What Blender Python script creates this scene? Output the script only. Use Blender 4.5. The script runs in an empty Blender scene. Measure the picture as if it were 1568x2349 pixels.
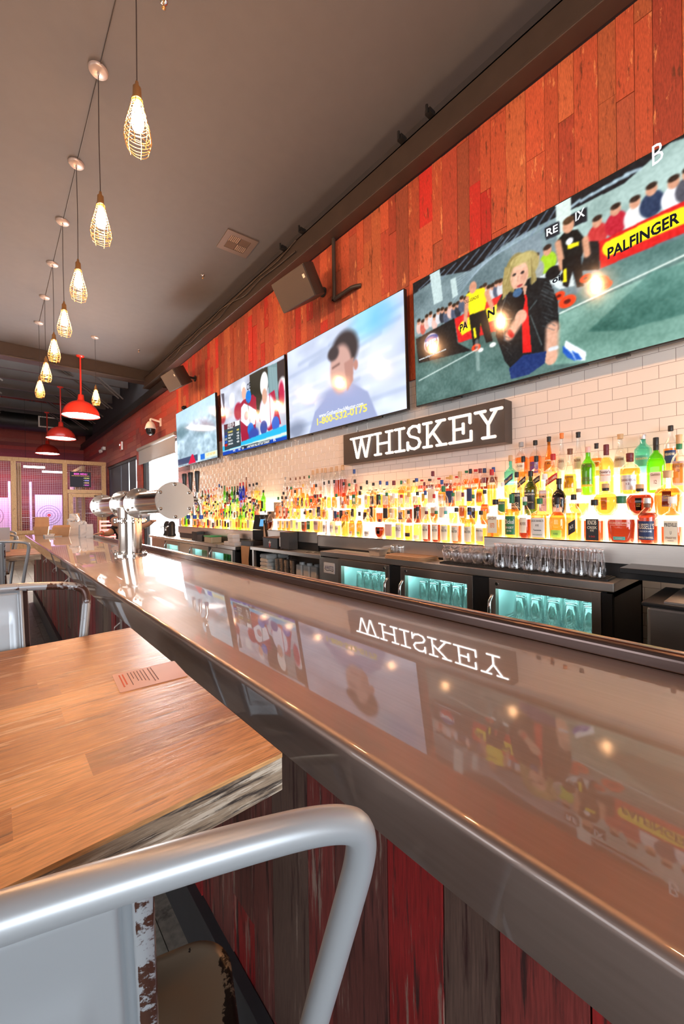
import bpy, math, random
import numpy as np
from mathutils import Vector, Matrix
random.seed(7)
SC = bpy.context.scene
COL = SC.collection

# ------------------------------------------------------------------ camera
F_PX, CX, CY = 915.0, 784.0, 1174.5
YAW = math.atan((784 + 15) / F_PX); ROLL = 0.014; PITCH = -5.5 / F_PX; CZ = 1.40
fw = Vector((math.sin(YAW) * math.cos(PITCH), math.cos(YAW) * math.cos(PITCH), math.sin(PITCH)))
rt = Vector((math.cos(YAW), -math.sin(YAW), 0)); up = rt.cross(fw)
rt2 = rt * math.cos(ROLL) - up * math.sin(ROLL); up2 = up * math.cos(ROLL) + rt * math.sin(ROLL)
CAMP = Vector((0, 0, CZ))
cd = bpy.data.cameras.new('camera'); cam = bpy.data.objects.new('camera', cd); COL.objects.link(cam)
cam.matrix_world = Matrix(((rt2.x, up2.x, -fw.x, 0), (rt2.y, up2.y, -fw.y, 0), (rt2.z, up2.z, -fw.z, CZ), (0, 0, 0, 1)))
cd.sensor_fit = 'HORIZONTAL'; cd.sensor_width = 24.0; cd.lens = F_PX / 1568 * 24.0; cd.clip_start = 0.02; cd.clip_end = 200
SC.camera = cam

def un(u, v, ax, val):
    """point of the room on the plane ax = val seen at photo position (u, v)"""
    i = 'XYZ'.index(ax)
    d = fw + rt2 * ((u - CX) / F_PX) - up2 * ((v - CY) / F_PX)
    return CAMP + d * ((val - CAMP[i]) / d[i])

# ------------------------------------------------------------------ world, light, exposure
SC.view_settings.view_transform = 'Standard'; SC.view_settings.look = 'None'
SC.view_settings.exposure = 0.42; SC.view_settings.gamma = 1.0
SC.view_settings.use_curve_mapping = False
W = bpy.data.worlds.new('daylight'); SC.world = W; W.use_nodes = True
W.node_tree.nodes['Background'].inputs[0].default_value = (0.86, 0.93, 1.0, 1)
W.node_tree.nodes['Background'].inputs[1].default_value = 5.0
try:
    SC.cycles.transparent_max_bounces = 24; SC.cycles.max_bounces = 8
    SC.cycles.diffuse_bounces = 3; SC.cycles.glossy_bounces = 4; SC.cycles.transmission_bounces = 6
    SC.cycles.sample_clamp_indirect = 6.0; SC.cycles.sample_clamp_direct = 0.0; SC.cycles.caustics_reflective = False
except Exception:
    pass

def area(name, loc, target, sx, sy, power, col):
    l = bpy.data.lights.new(name, 'AREA'); l.shape = 'RECTANGLE'; l.size = sx; l.size_y = sy; l.energy = power; l.color = col
    o = bpy.data.objects.new(name, l); COL.objects.link(o); o.location = loc
    o.rotation_euler = (Vector(target) - Vector(loc)).to_track_quat('-Z', 'Y').to_euler(); return o
def point(name, loc, power, col, r=0.03, parent=None):
    l = bpy.data.lights.new(name, 'POINT'); l.energy = power; l.color = col; l.shadow_soft_size = r
    o = bpy.data.objects.new(name, l); COL.objects.link(o); o.location = loc
    if parent: o.parent = parent
    return o
area('shopfront_daylight', (-1.6, -3.6, 1.6), (0.6, 2.0, 0.9), 4.2, 2.0, 90, (0.80, 0.90, 1.0))
area('side_fill_light', (-5.7, 3.0, 1.8), (0, 3.2, 0.9), 5.0, 1.8, 60, (0.92, 0.95, 1.0))  # unseen fill lamp in front of the closed left wall, no window there
area('doorway_daylight', (3.3, 9.9, 1.3), (0.5, 8.0, 0.9), 2.4, 2.3, 800, (1.0, 0.98, 0.96))
BULB_E = 480.0; BULB_C = (1.0, 0.51, 0.23)
SHELF_E = 7.5; SHELF_C = (1.0, 0.68, 0.42)

# ------------------------------------------------------------------ materials
_m = {}
def nodes(name):
    m = bpy.data.materials.new(name); m.use_nodes = True; nt = m.node_tree
    return m, nt, nt.nodes['Principled BSDF']
def pm(name, c, rough=0.5, metal=0.0, var=0.0, scale=20.0, bump=0.0, coat=0.0, stretch=(1, 1, 1), spec=None):
    if name in _m: return _m[name]
    m, nt, b = nodes(name)
    b.inputs['Base Color'].default_value = (*c, 1); b.inputs['Roughness'].default_value = rough; b.inputs['Metallic'].default_value = metal
    if coat: b.inputs['Coat Weight'].default_value = coat; b.inputs['Coat Roughness'].default_value = 0.08
    if spec is not None: b.inputs['Specular IOR Level'].default_value = spec
    tc = nt.nodes.new('ShaderNodeTexCoord'); mp = nt.nodes.new('ShaderNodeMapping'); mp.inputs['Scale'].default_value = stretch
    nt.links.new(tc.outputs['Object'], mp.inputs['Vector'])
    nz = nt.nodes.new('ShaderNodeTexNoise'); nz.inputs['Scale'].default_value = scale; nz.inputs['Detail'].default_value = 5
    nt.links.new(mp.outputs['Vector'], nz.inputs['Vector'])
    mx = nt.nodes.new('ShaderNodeMix'); mx.data_type = 'RGBA'
    k = max(0.02, var)
    mx.inputs['A'].default_value = (*[max(0, x * (1 - k)) for x in c], 1); mx.inputs['B'].default_value = (*[min(1, x * (1 + k)) for x in c], 1)
    nt.links.new(nz.outputs['Fac'], mx.inputs['Factor']); nt.links.new(mx.outputs['Result'], b.inputs['Base Color'])
    if bump:
        bp = nt.nodes.new('ShaderNodeBump'); bp.inputs['Strength'].default_value = bump; bp.inputs['Distance'].default_value = 0.002
        nt.links.new(nz.outputs['Fac'], bp.inputs['Height']); nt.links.new(bp.outputs['Normal'], b.inputs['Normal'])
    _m[name] = m; return m
def em(name, c, s=1.0):
    if name in _m: return _m[name]
    m = bpy.data.materials.new(name); m.use_nodes = True; nt = m.node_tree; nt.nodes.clear()
    o = nt.nodes.new('ShaderNodeOutputMaterial'); e = nt.nodes.new('ShaderNodeEmission')
    e.inputs[0].default_value = (*c, 1); e.inputs[1].default_value = s; nt.links.new(e.outputs[0], o.inputs[0]); _m[name] = m; return m
def glassy(name, c=(1, 1, 1), tint=0.92, gloss=0.25, trans=0.0, rough=0.02):
    """thin glass / liquid wall: coloured see-through, some translucency, fresnel highlights"""
    if name in _m: return _m[name]
    m = bpy.data.materials.new(name); m.use_nodes = True; nt = m.node_tree; nt.nodes.clear()
    N = nt.nodes.new; L = nt.links.new
    o = N('ShaderNodeOutputMaterial'); t = N('ShaderNodeBsdfTransparent'); t.inputs[0].default_value = (*[tint * x for x in c], 1)
    g = N('ShaderNodeBsdfGlossy'); g.inputs['Roughness'].default_value = rough; g.inputs['Color'].default_value = (1, 1, 1, 1)
    lw = N('ShaderNodeLayerWeight'); lw.inputs['Blend'].default_value = gloss
    mu = N('ShaderNodeMath'); mu.operation = 'MULTIPLY_ADD'; mu.inputs[1].default_value = 0.8; mu.inputs[2].default_value = 0.035
    L(lw.outputs['Facing'], mu.inputs[0])
    a = t.outputs[0]
    if trans:
        s = N('ShaderNodeMixShader'); s.inputs[0].default_value = trans
        tl = N('ShaderNodeBsdfTranslucent'); tl.inputs[0].default_value = (*c, 1)
        L(a, s.inputs[1]); L(tl.outputs[0], s.inputs[2]); a = s.outputs[0]
    x = N('ShaderNodeMixShader'); L(mu.outputs[0], x.inputs[0]); L(a, x.inputs[1]); L(g.outputs[0], x.inputs[2]); L(x.outputs[0], o.inputs[0])
    _m[name] = m; return m

def steel(name, c, rough, stretch, bump=0.15, scale=60):
    m, nt, b = nodes(name); N = nt.nodes.new; L = nt.links.new
    b.inputs['Metallic'].default_value = 1.0
    tc = N('ShaderNodeTexCoord'); mp = N('ShaderNodeMapping'); mp.inputs['Scale'].default_value = stretch; L(tc.outputs['Object'], mp.inputs[0])
    nz = N('ShaderNodeTexNoise'); nz.inputs['Scale'].default_value = scale; nz.inputs['Detail'].default_value = 6; L(mp.outputs[0], nz.inputs[0])
    n2 = N('ShaderNodeTexNoise'); n2.inputs['Scale'].default_value = 3.0; L(tc.outputs['Object'], n2.inputs[0])
    r = N('ShaderNodeMapRange'); r.inputs['To Min'].default_value = rough * 0.7; r.inputs['To Max'].default_value = rough * 1.5; L(n2.outputs['Fac'], r.inputs[0]); L(r.outputs[0], b.inputs['Roughness'])
    mx = N('ShaderNodeMix'); mx.data_type = 'RGBA'; mx.inputs['A'].default_value = (*[x * .88 for x in c], 1); mx.inputs['B'].default_value = (*[x * 1.1 for x in c], 1)
    L(nz.outputs['Fac'], mx.inputs['Factor']); L(mx.outputs['Result'], b.inputs['Base Color'])
    bp = N('ShaderNodeBump'); bp.inputs['Strength'].default_value = bump; bp.inputs['Distance'].default_value = 0.0005
    L(nz.outputs['Fac'], bp.inputs['Height']); L(bp.outputs[0], b.inputs['Normal']); return m
M_BAR = steel('bar_top_steel', (0.38, 0.30, 0.27), 0.42, (3, 0.15, 3), 0.25, 50)
_b = M_BAR.node_tree.nodes['Principled BSDF']; _b.inputs['Coat Weight'].default_value = 1.0; _b.inputs['Coat Roughness'].default_value = 0.025; _b.inputs['Coat IOR'].default_value = 1.62
M_STEEL = steel('brushed_steel', (0.72, 0.66, 0.61), 0.28, (1, 0.1, 6), 0.1, 60)
M_DSTEEL = steel('dark_brushed_steel', (0.50, 0.43, 0.38), 0.32, (1, 0.3, 6), 0.1, 60)
M_PIPE = steel('polished_pipe_steel', (0.78, 0.74, 0.69), 0.13, (8, 0.2, 0.2), 0.05, 40)
M_CHROME = pm('chrome', (0.85, 0.83, 0.8), 0.08, 1.0)
M_BLACK = pm('black_plastic', (0.012, 0.012, 0.013), 0.35, var=.1)
M_BMETAL = pm('black_metal', (0.02, 0.018, 0.017), 0.45, 0.3, var=.2)
M_BEAM = pm('brown_black_painted_steel', (0.055, 0.04, 0.032), 0.42, 0.2, var=.25, scale=6)
M_CEIL = pm('dark_grey_ceiling_paint', (0.098, 0.088, 0.088), 0.75, var=.08, scale=9, bump=.2)
M_DARKROOF = pm('dark_roof_paint', (0.03, 0.028, 0.03), 0.8, var=.3, scale=3)
M_JOIST = pm('dark_joist_paint', (0.09, 0.075, 0.07), 0.6, var=.2, scale=4)
M_WHITE = pm('white_plastic', (0.78, 0.75, 0.72), 0.4, var=.03)
M_KRAFT = pm('kraft_paper', (0.62, 0.36, 0.19), 0.8, var=.12, scale=14, bump=.3)
M_PAPER = pm('white_paper', (0.85, 0.83, 0.82), 0.7, var=.04, scale=25, bump=.3)
M_RED = pm('red_enamel', (0.62, 0.035, 0.02), 0.3, coat=.3)
M_SPEAKER = pm('dark_brown_speaker_mesh', (0.06, 0.042, 0.032), 0.7, var=.3, scale=260, bump=.6)
M_WLAMP = em('lamp_inner_glow', (1, 0.97, 0.93), 4.5)

def wood_planks_mat(name, grain=(1, 1, 1), light=(0.7, 0.3, 0.1), dark=(0.05, 0.015, 0.01), lt=0.66, dk=0.40, rough=0.65, worn=0.8):
    m, nt, b = nodes(name); N = nt.nodes.new; L = nt.links.new
    at = N('ShaderNodeAttribute'); at.attribute_name = 'tone'
    tc = N('ShaderNodeTexCoord'); mp = N('ShaderNodeMapping'); mp.inputs['Scale'].default_value = grain; L(tc.outputs['Object'], mp.inputs[0])
    add = N('ShaderNodeVectorMath'); add.operation = 'ADD'; sc = N('ShaderNodeVectorMath'); sc.operation = 'SCALE'; sc.inputs['Scale'].default_value = 37.0
    L(at.outputs['Color'], sc.inputs[0]); L(mp.outputs[0], add.inputs[0]); L(sc.outputs[0], add.inputs[1])
    n1 = N('ShaderNodeTexNoise'); n1.inputs['Scale'].default_value = 9; n1.inputs['Detail'].default_value = 9; n1.inputs['Roughness'].default_value = .68; L(add.outputs[0], n1.inputs[0])
    n2 = N('ShaderNodeTexNoise'); n2.inputs['Scale'].default_value = 4.2; n2.inputs['Detail'].default_value = 8; n2.inputs['Roughness'].default_value = .75; L(add.outputs[0], n2.inputs[0])
    n3 = N('ShaderNodeTexNoise'); n3.inputs['Scale'].default_value = 46; n3.inputs['Detail'].default_value = 3; L(add.outputs[0], n3.inputs[0])
    r1 = N('ShaderNodeMapRange'); r1.inputs['From Min'].default_value = dk; r1.inputs['From Max'].default_value = dk - .09; L(n1.outputs['Fac'], r1.inputs[0])
    r2 = N('ShaderNodeMapRange'); r2.inputs['From Min'].default_value = lt; r2.inputs['From Max'].default_value = lt + .05; r2.inputs['To Max'].default_value = worn; L(n2.outputs['Fac'], r2.inputs[0])
    r3 = N('ShaderNodeMapRange'); r3.inputs['From Min'].default_value = .3; r3.inputs['From Max'].default_value = .7; r3.inputs['To Min'].default_value = .72; r3.inputs['To Max'].default_value = 1.2; L(n3.outputs['Fac'], r3.inputs[0])
    v = N('ShaderNodeVectorMath'); v.operation = 'SCALE'; L(at.outputs['Color'], v.inputs[0]); L(r3.outputs[0], v.inputs['Scale'])
    a = N('ShaderNodeMix'); a.data_type = 'RGBA'; L(r1.outputs[0], a.inputs['Factor']); L(v.outputs[0], a.inputs['A']); a.inputs['B'].default_value = (*dark, 1)
    c = N('ShaderNodeMix'); c.data_type = 'RGBA'; L(r2.outputs[0], c.inputs['Factor']); L(a.outputs['Result'], c.inputs['A']); c.inputs['B'].default_value = (*light, 1)
    L(c.outputs['Result'], b.inputs['Base Color']); b.inputs['Roughness'].default_value = rough
    bp = N('ShaderNodeBump'); bp.inputs['Strength'].default_value = .35; bp.inputs['Distance'].default_value = .003; L(n1.outputs['Fac'], bp.inputs['Height']); L(bp.outputs[0], b.inputs['Normal'])
    return m
M_REDPLANK = wood_planks_mat('weathered_red_planks', (4, 4, 0.7), (0.78, 0.32, 0.12), (0.13, 0.03, 0.012), .60, .43, worn=.8)
M_BARPLANK = wood_planks_mat('reclaimed_bar_front_planks', (7, 7, 0.45), (0.26, 0.18, 0.14), (0.035, 0.010, 0.009), .58, .47, rough=.5)
M_WALLRED = wood_planks_mat('faded_red_board_wall', (4, 0.8, 4), (0.62, 0.30, 0.24), (0.16, 0.04, 0.03), .62, .40)
M_TIMBER = wood_planks_mat('raw_pine_timber', (5, 5, .8), (0.95, 0.72, 0.45), (0.30, 0.13, 0.05), .58, .42, worn=.5)
M_TABLE = wood_planks_mat('butcher_block_laminate', (0.7, 8, 8), (0.86, 0.60, 0.38), (0.20, 0.085, 0.035), .56, .42, rough=0.33, worn=.8)
M_TABLEEDGE = wood_planks_mat('weathered_table_edge', (0.9, 7, 14), (0.70, 0.60, 0.48), (0.035, 0.025, 0.02), .53, .50, rough=.5)
M_FLOOR = wood_planks_mat('grey_wood_look_floor_tile', (1, 1, 1), (0.30, 0.27, 0.22), (0.07, 0.06, 0.05), .6, .44, rough=.45)

def tile_mat():
    m, nt, b = nodes('white_subway_tile'); N = nt.nodes.new; L = nt.links.new
    tc = N('ShaderNodeTexCoord'); sp = N('ShaderNodeSeparateXYZ'); L(tc.outputs['Object'], sp.inputs[0])
    ay = N('ShaderNodeMath'); ay.operation = 'ADD'; ay.inputs[1].default_value = 30 * .1545 - .995 + .0007; L(sp.outputs['Y'], ay.inputs[0])
    az = N('ShaderNodeMath'); az.operation = 'ADD'; az.inputs[1].default_value = 50 * .0765 - 2.2125 + .0007; L(sp.outputs['Z'], az.inputs[0])
    cb = N('ShaderNodeCombineXYZ'); L(ay.outputs[0], cb.inputs['X']); L(az.outputs[0], cb.inputs['Y'])
    br = N('ShaderNodeTexBrick'); br.inputs['Scale'].default_value = 1.0; br.inputs['Brick Width'].default_value = .1545; br.inputs['Row Height'].default_value = .0765
    br.inputs['Mortar Size'].default_value = .0013; br.inputs['Mortar Smooth'].default_value = .4
    br.inputs['Color1'].default_value = (.88, .79, .72, 1); br.inputs['Color2'].default_value = (.85, .765, .70, 1); br.inputs['Mortar'].default_value = (.30, .22, .18, 1)
    L(cb.outputs[0], br.inputs['Vector']); L(br.outputs['Color'], b.inputs['Base Color']); b.inputs['Roughness'].default_value = .09
    nz = N('ShaderNodeTexNoise'); nz.inputs['Scale'].default_value = 13; L(tc.outputs['Object'], nz.inputs[0])
    mm = N('ShaderNodeMath'); mm.operation = 'MULTIPLY_ADD'; mm.inputs[1].default_value = -1.0; L(br.outputs['Fac'], mm.inputs[0])
    m2 = N('ShaderNodeMath'); m2.operation = 'MULTIPLY'; m2.inputs[1].default_value = .35; L(nz.outputs['Fac'], m2.inputs[0]); L(m2.outputs[0], mm.inputs[2])
    bp = N('ShaderNodeBump'); bp.inputs['Strength'].default_value = .5; bp.inputs['Distance'].default_value = .003; L(mm.outputs[0], bp.inputs['Height']); L(bp.outputs[0], b.inputs['Normal'])
    return m
M_TILE = tile_mat()

def painted_metal(name, c, rust, thr):
    m, nt, b = nodes(name); N = nt.nodes.new; L = nt.links.new
    tc = N('ShaderNodeTexCoord')
    n1 = N('ShaderNodeTexNoise'); n1.inputs['Scale'].default_value = 7; n1.inputs['Detail'].default_value = 2; L(tc.outputs['Object'], n1.inputs[0])
    n2 = N('ShaderNodeTexNoise'); n2.inputs['Scale'].default_value = 95; n2.inputs['Detail'].default_value = 6; n2.inputs['Roughness'].default_value = .7; L(tc.outputs['Object'], n2.inputs[0])
    a = N('ShaderNodeMath'); a.operation = 'MULTIPLY_ADD'; a.inputs[1].default_value = .45; L(n2.outputs['Fac'], a.inputs[0]); L(n1.outputs['Fac'], a.inputs[2])
    at = N('ShaderNodeAttribute'); at.attribute_name = 'wear'
    a2 = N('ShaderNodeMath'); a2.operation = 'MULTIPLY_ADD'; a2.inputs[1].default_value = .55; L(at.outputs['Fac'], a2.inputs[0]); L(a.outputs[0], a2.inputs[2])
    r = N('ShaderNodeMapRange'); r.inputs['From Min'].default_value = thr; r.inputs['From Max'].default_value = thr + .025; L(a2.outputs[0], r.inputs[0])
    x = N('ShaderNodeMix'); x.data_type = 'RGBA'; x.inputs['A'].default_value = (*c, 1); x.inputs['B'].default_value = (*rust, 1); L(r.outputs[0], x.inputs['Factor']); L(x.outputs['Result'], b.inputs['Base Color'])
    b.inputs['Metallic'].default_value = .35; b.inputs['Roughness'].default_value = .34
    return m
M_CHAIR = painted_metal('distressed_grey_painted_steel', (0.37, 0.39, 0.41), (0.07, 0.028, 0.018), 1.0)
M_SEAT = painted_metal('bronze_worn_steel', (0.30, 0.22, 0.15), (0.02, 0.012, 0.01), 0.93)

# ------------------------------------------------------------------ mesh helpers
class MB:
    def __init__(s): s.v = []; s.f = []; s.mi = []; s.sm = []; s.tone = []; s.cur = 0; s.t = (1, 1, 1); s.smooth = False
    def add(s, vs, fs, smooth=None):
        o = len(s.v); s.v += [tuple(x) for x in vs]; s.tone += [s.t] * len(vs)
        for f in fs: s.f.append([i + o for i in f]); s.mi.append(s.cur); s.sm.append(s.smooth if smooth is None else smooth)
        return s
    def box(s, a, b, M=None):
        x0, y0, z0 = a; x1, y1, z1 = b
        vs = [Vector(p) for p in ((x0, y0, z0), (x1, y0, z0), (x1, y1, z0), (x0, y1, z0), (x0, y0, z1), (x1, y0, z1), (x1, y1, z1), (x0, y1, z1))]
        if M: vs = [M @ p for p in vs]
        return s.add(vs, [(0, 3, 2, 1), (4, 5, 6, 7), (0, 1, 5, 4), (1, 2, 6, 5), (2, 3, 7, 6), (3, 0, 4, 7)], False)
    def rbox(s, a, b, r, n=3, M=None, axis=2):
        """box with rounded vertical (axis) edges"""
        ax = [i for i in range(3) if i != axis]; i, j = ax
        pts = []
        for cx, cy, a0 in ((b[i] - r, b[j] - r, 0), (a[i] + r, b[j] - r, 90), (a[i] + r, a[j] + r, 180), (b[i] - r, a[j] + r, 270)):
            for k in range(n + 1):
                t = math.radians(a0 + 90 * k / n); pts.append((cx + r * math.cos(t), cy + r * math.sin(t)))
        return s.prism(pts, a[axis], b[axis], axis, M)
    def prism(s, pts, z0, z1, axis=2, M=None):
        n = len(pts)
        def P(p, z):
            q = [0, 0, 0]; ax = [i for i in range(3) if i != axis]; q[ax[0]] = p[0]; q[ax[1]] = p[1]; q[axis] = z
            q = Vector(q); return M @ q if M else q
        vs = [P(p, z0) for p in pts] + [P(p, z1) for p in pts]
        return s.add(vs, [list(range(n))[::-1], list(range(n, 2 * n))] + [(k, (k + 1) % n, n + (k + 1) % n, n + k) for k in range(n)], False)
    def cyl(s, p0, p1, r0, r1=None, n=16, caps=True, smooth=True):
        r1 = r0 if r1 is None else r1; p0 = Vector(p0); p1 = Vector(p1); d = (p1 - p0).normalized()
        a = d.orthogonal().normalized(); b = d.cross(a)
        vs = []
        for p, r in ((p0, r0), (p1, r1)):
            for k in range(n): t = 2 * math.pi * k / n; vs.append(p + a * (r * math.cos(t)) + b * (r * math.sin(t)))
        s.add(vs, [(k, (k + 1) % n, n + (k + 1) % n, n + k) for k in range(n)], smooth)
        if caps: s.add(vs[:n], [list(range(n))[::-1]], False); s.add(vs[n:], [list(range(n))], False)
        return s
    def lathe(s, prof, n=20, o=(0, 0, 0), M=None, smooth=True):
        o = Vector(o); vs = []
        for r, z in prof:
            for k in range(n):
                t = 2 * math.pi * k / n; p = Vector((r * math.cos(t), r * math.sin(t), z)); p = (M @ p if M else p) + o; vs.append(p)
        m = len(prof)
        return s.add(vs, [(i * n + k, i * n + (k + 1) % n, (i + 1) * n + (k + 1) % n, (i + 1) * n + k) for i in range(m - 1) for k in range(n)], smooth)
    def tube(s, path, r, n=10, closed=False, caps=True):
        P = [Vector(p) for p in path]; m = len(P); rs = r if isinstance(r, (list, tuple)) else [r] * m
        vs = []; ref = None
        for i in range(m):
            if closed: d = (P[(i + 1) % m] - P[i - 1])
            else: d = P[min(i + 1, m - 1)] - P[max(i - 1, 0)]
            d.normalize()
            if ref is None: ref = d.orthogonal().normalized()
            ref = (ref - d * ref.dot(d)); ref = ref.normalized() if ref.length > 1e-6 else d.orthogonal().normalized()
            b = d.cross(ref)
            for k in range(n): t = 2 * math.pi * k / n; vs.append(P[i] + ref * (rs[i] * math.cos(t)) + b * (rs[i] * math.sin(t)))
        fs = [(i * n + k, i * n + (k + 1) % n, ((i + 1) % m) * n + (k + 1) % n, ((i + 1) % m) * n + k) for i in range(m if closed else m - 1) for k in range(n)]
        s.add(vs, fs, True)
        if caps and not closed: s.add(vs[:n], [list(range(n))[::-1]], False); s.add(vs[-n:], [list(range(n))], False)
        return s
    def quad(s, a, b, c, d): return s.add([a, b, c, d], [(0, 1, 2, 3)], False)
    def data(s, name, mats):
        me = bpy.data.meshes.new(name); me.from_pydata([tuple(p) for p in s.v], [], s.f)
        for m in (mats if isinstance(mats, (list, tuple)) else [mats]): me.materials.append(m)
        me.polygons.foreach_set('material_index', s.mi); me.polygons.foreach_set('use_smooth', s.sm)
        a = me.attributes.new('tone', 'FLOAT_COLOR', 'POINT')
        a.data.foreach_set('color', np.array([(*t, 1) for t in s.tone], dtype=np.float32).ravel())
        me.update(); return me
    def build(s, name, mats, parent=None, bevel=0, loc=None):
        return link(name, s.data(name, mats), parent, bevel, loc)
def link(name, me, parent=None, bevel=0, loc=None):
    o = bpy.data.objects.new(name, me); COL.objects.link(o)
    if parent: o.parent = parent
    if loc: o.location = loc
    if bevel:
        b = o.modifiers.new('bevel', 'BEVEL'); b.width = bevel; b.segments = 2; b.limit_method = 'ANGLE'
    return o
def thing(name, label, cat, loc=(0, 0, 0), rz=0, group=None):
    o = bpy.data.objects.new(name, None); COL.objects.link(o); o.location = loc; o.rotation_euler = (0, 0, rz)
    o.empty_display_size = .05
    return tag(o, label, cat, group)
def tag(o, label, cat, group=None):
    o['label'] = label; o['category'] = cat
    if group: o['group'] = group
    return o
def struct(o): o['kind'] = 'structure'; return o
def copy_tree(o, parent=None):
    c = o.copy(); COL.objects.link(c)
    if parent: c.parent = parent
    for ch in list(o.children): copy_tree(ch, c)
    return c
_tx = {}
def text_raw(s, bold=0.0):
    k = (s, bold)
    if k in _tx: return _tx[k]
    cu = bpy.data.curves.new('t', 'FONT'); cu.body = s; cu.resolution_u = 2; cu.offset = bold
    o = bpy.data.objects.new('t', cu); COL.objects.link(o)
    bpy.context.view_layer.update()
    me = bpy.data.meshes.new_from_object(o); bpy.data.objects.remove(o)
    vs = [tuple(v.co) for v in me.vertices]; fs = [list(p.vertices) for p in me.polygons]; bpy.data.meshes.remove(me)
    if vs:
        x0 = min(v[0] for v in vs); x1 = max(v[0] for v in vs); y0 = min(v[1] for v in vs); y1 = max(v[1] for v in vs)
        vs = [((v[0] - x0) / max(1e-6, x1 - x0) - .5, (v[1] - y0) / max(1e-6, y1 - y0) - .5) for v in vs]
    _tx[k] = (vs, fs); return _tx[k]
def add_text(mb, s, c, ex, ez, w, h, bold=0.0):
    """flat lettering: centre c, unit right ex, unit up ez"""
    vs, fs = text_raw(s, bold); c = Vector(c); ex = Vector(ex); ez = Vector(ez)
    mb.add([c + ex * (x * w) + ez * (y * h) for x, y in vs], fs, False)
EXW = (0, -1, 0); EZW = (0, 0, 1)   # right / up on the long wall behind the bar

# ------------------------------------------------------------------ room
WX = 2.917; CEIL = 4.80; END = 20.0
def plank_field(mb, u0, u1, z0, z1, put, wr, lr, cols, rng, depth):
    u = u0
    while u < u1 - 1e-4:
        w = min(rng.uniform(*wr), u1 - u)
        if u1 - (u + w) < .04: w = u1 - u
        z = z0 - rng.uniform(0, lr[1])
        while z < z1:
            l = rng.uniform(*lr); a = max(z, z0); b = min(z + l, z1)
            if b > a:
                c = rng.choice(cols); k = rng.uniform(.8, 1.2); mb.t = tuple(min(1, x * k) for x in c)
                put(u, u + w, a, b, rng.uniform(*depth))
            z += l
        u += w
rng = random.Random(3)
REDS = [(.46, .085, .035)] * 6 + [(.50, .025, .018)] * 2 + [(.38, .06, .03)] * 4 + [(.48, .12, .045)] * 2 + [(.34, .075, .035)] * 2
mb = MB()
plank_field(mb, -1.5, 8.5, 2.575, 4.37, lambda a, b, c, d, e: mb.box((WX - .018 - e, a + .0012, c + .001), (WX, b - .0012, d - .001)), (.085, .15), (.45, 1.5), REDS, rng, (0, .006))
struct(mb.build('wall_upper_planks', M_REDPLANK))
mb = MB(); mb.box((WX, -4, 0), (WX + .15, 7.85, CEIL + .1)); struct(mb.build('wall_right', M_TILE))
mb = MB(); mb.box((WX - .05, -4, 4.37), (WX, 10.3, CEIL)); struct(mb.build('trim_1', M_DARKROOF))
# steel edge beam along the wall: web, top and bottom flange
mb = MB(); mb.box((2.76, -4, 4.375), (2.79, 10.3, 4.62)); mb.box((2.73, -4, 4.36), (2.87, 10.3, 4.385)); mb.box((2.76, -4, 4.60), (2.87, 10.3, 4.62))
struct(mb.build('trim_2', M_BEAM, bevel=.004))
mb = MB(); mb.box((-6, 10.28, 4.54), (2.9, 10.5, 4.80)); mb.box((-6, 10.24, 4.52), (2.9, 10.54, 4.545)); struct(mb.build('trim_3', M_BEAM, bevel=.004))
mb = MB(); mb.box((-6, -4, CEIL), (WX + .1, 10.4, CEIL + .1)); struct(mb.build('ceiling', M_CEIL))
# boards past the tiled part, around the door and window openings
mb = MB(); r2 = random.Random(5)
DR = [(.36, .07, .05), (.42, .06, .04), (.30, .07, .055), (.38, .10, .07), (.27, .05, .045)]
def wall_boards(y0, y1, z0, z1):
    z = z0
    while z < z1 - 1e-4:
        h = min(.14, z1 - z); y = y0 - r2.uniform(0, 1.5)
        while y < y1:
            l = r2.uniform(.8, 2.2); a = max(y, y0); b = min(y + l, y1)
            if b > a: mb.t = r2.choice(DR); mb.box((2.93 - r2.uniform(0, .005), a + .002, z + .0015), (3.08, b - .002, z + h - .0015))
            y += l
        z += h
for a in ((7.852, 8.55, 0, 4.4), (8.55, 11.3, 2.98, 4.4), (11.3, 11.75, 0, 4.4), (11.75, 15.45, 2.95, 4.4), (15.45, END, 0, 4.4)): wall_boards(*a)
struct(mb.build('wall_right_boards', M_WALLRED))
mb = MB(); mb.box((3.0, 7.85, 4.1), (3.1, END, 6)); struct(mb.build('wall_right_upper', M_DARKROOF))
mb = MB(); mb.box((2.82, 9.0, 4.10), (3.0, END, 4.30)); mb.box((2.78, 9.0, 4.08), (2.9, END, 4.11)); struct(mb.build('trim_4', M_BMETAL))
# far wall, left wall, wall behind, all with what the room needs to hold the light
mb = MB()
for k in range(44):
    z = k * .14; mb.t = r2.choice(DR); mb.box((-7, END, z), (3.1, END + .1, z + .138))
struct(mb.build('wall_far', M_WALLRED))
mb = MB(); mb.box((-6.1, -4, 0), (-6, 0.0, CEIL)); mb.box((-6.1, 6.5, 0), (-6, END, 6)); mb.box((-6.1, 0, 0), (-6, 6.5, CEIL)); struct(mb.build('wall_left', pm('warm_grey_wall_paint', (.30, .26, .24), .7, var=.1)))
mb = MB(); mb.box((-6, -4.1, 0), (-3.9, -4, CEIL)); mb.box((.7, -4.1, 0), (3, -4, CEIL)); mb.box((-3.9, -4.1, 0), (.7, -4, .5)); mb.box((-3.9, -4.1, 2.6), (.7, -4, CEIL)); struct(mb.build('wall_back', pm('warm_grey_wall_paint', (.30, .26, .24), .7)))
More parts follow.
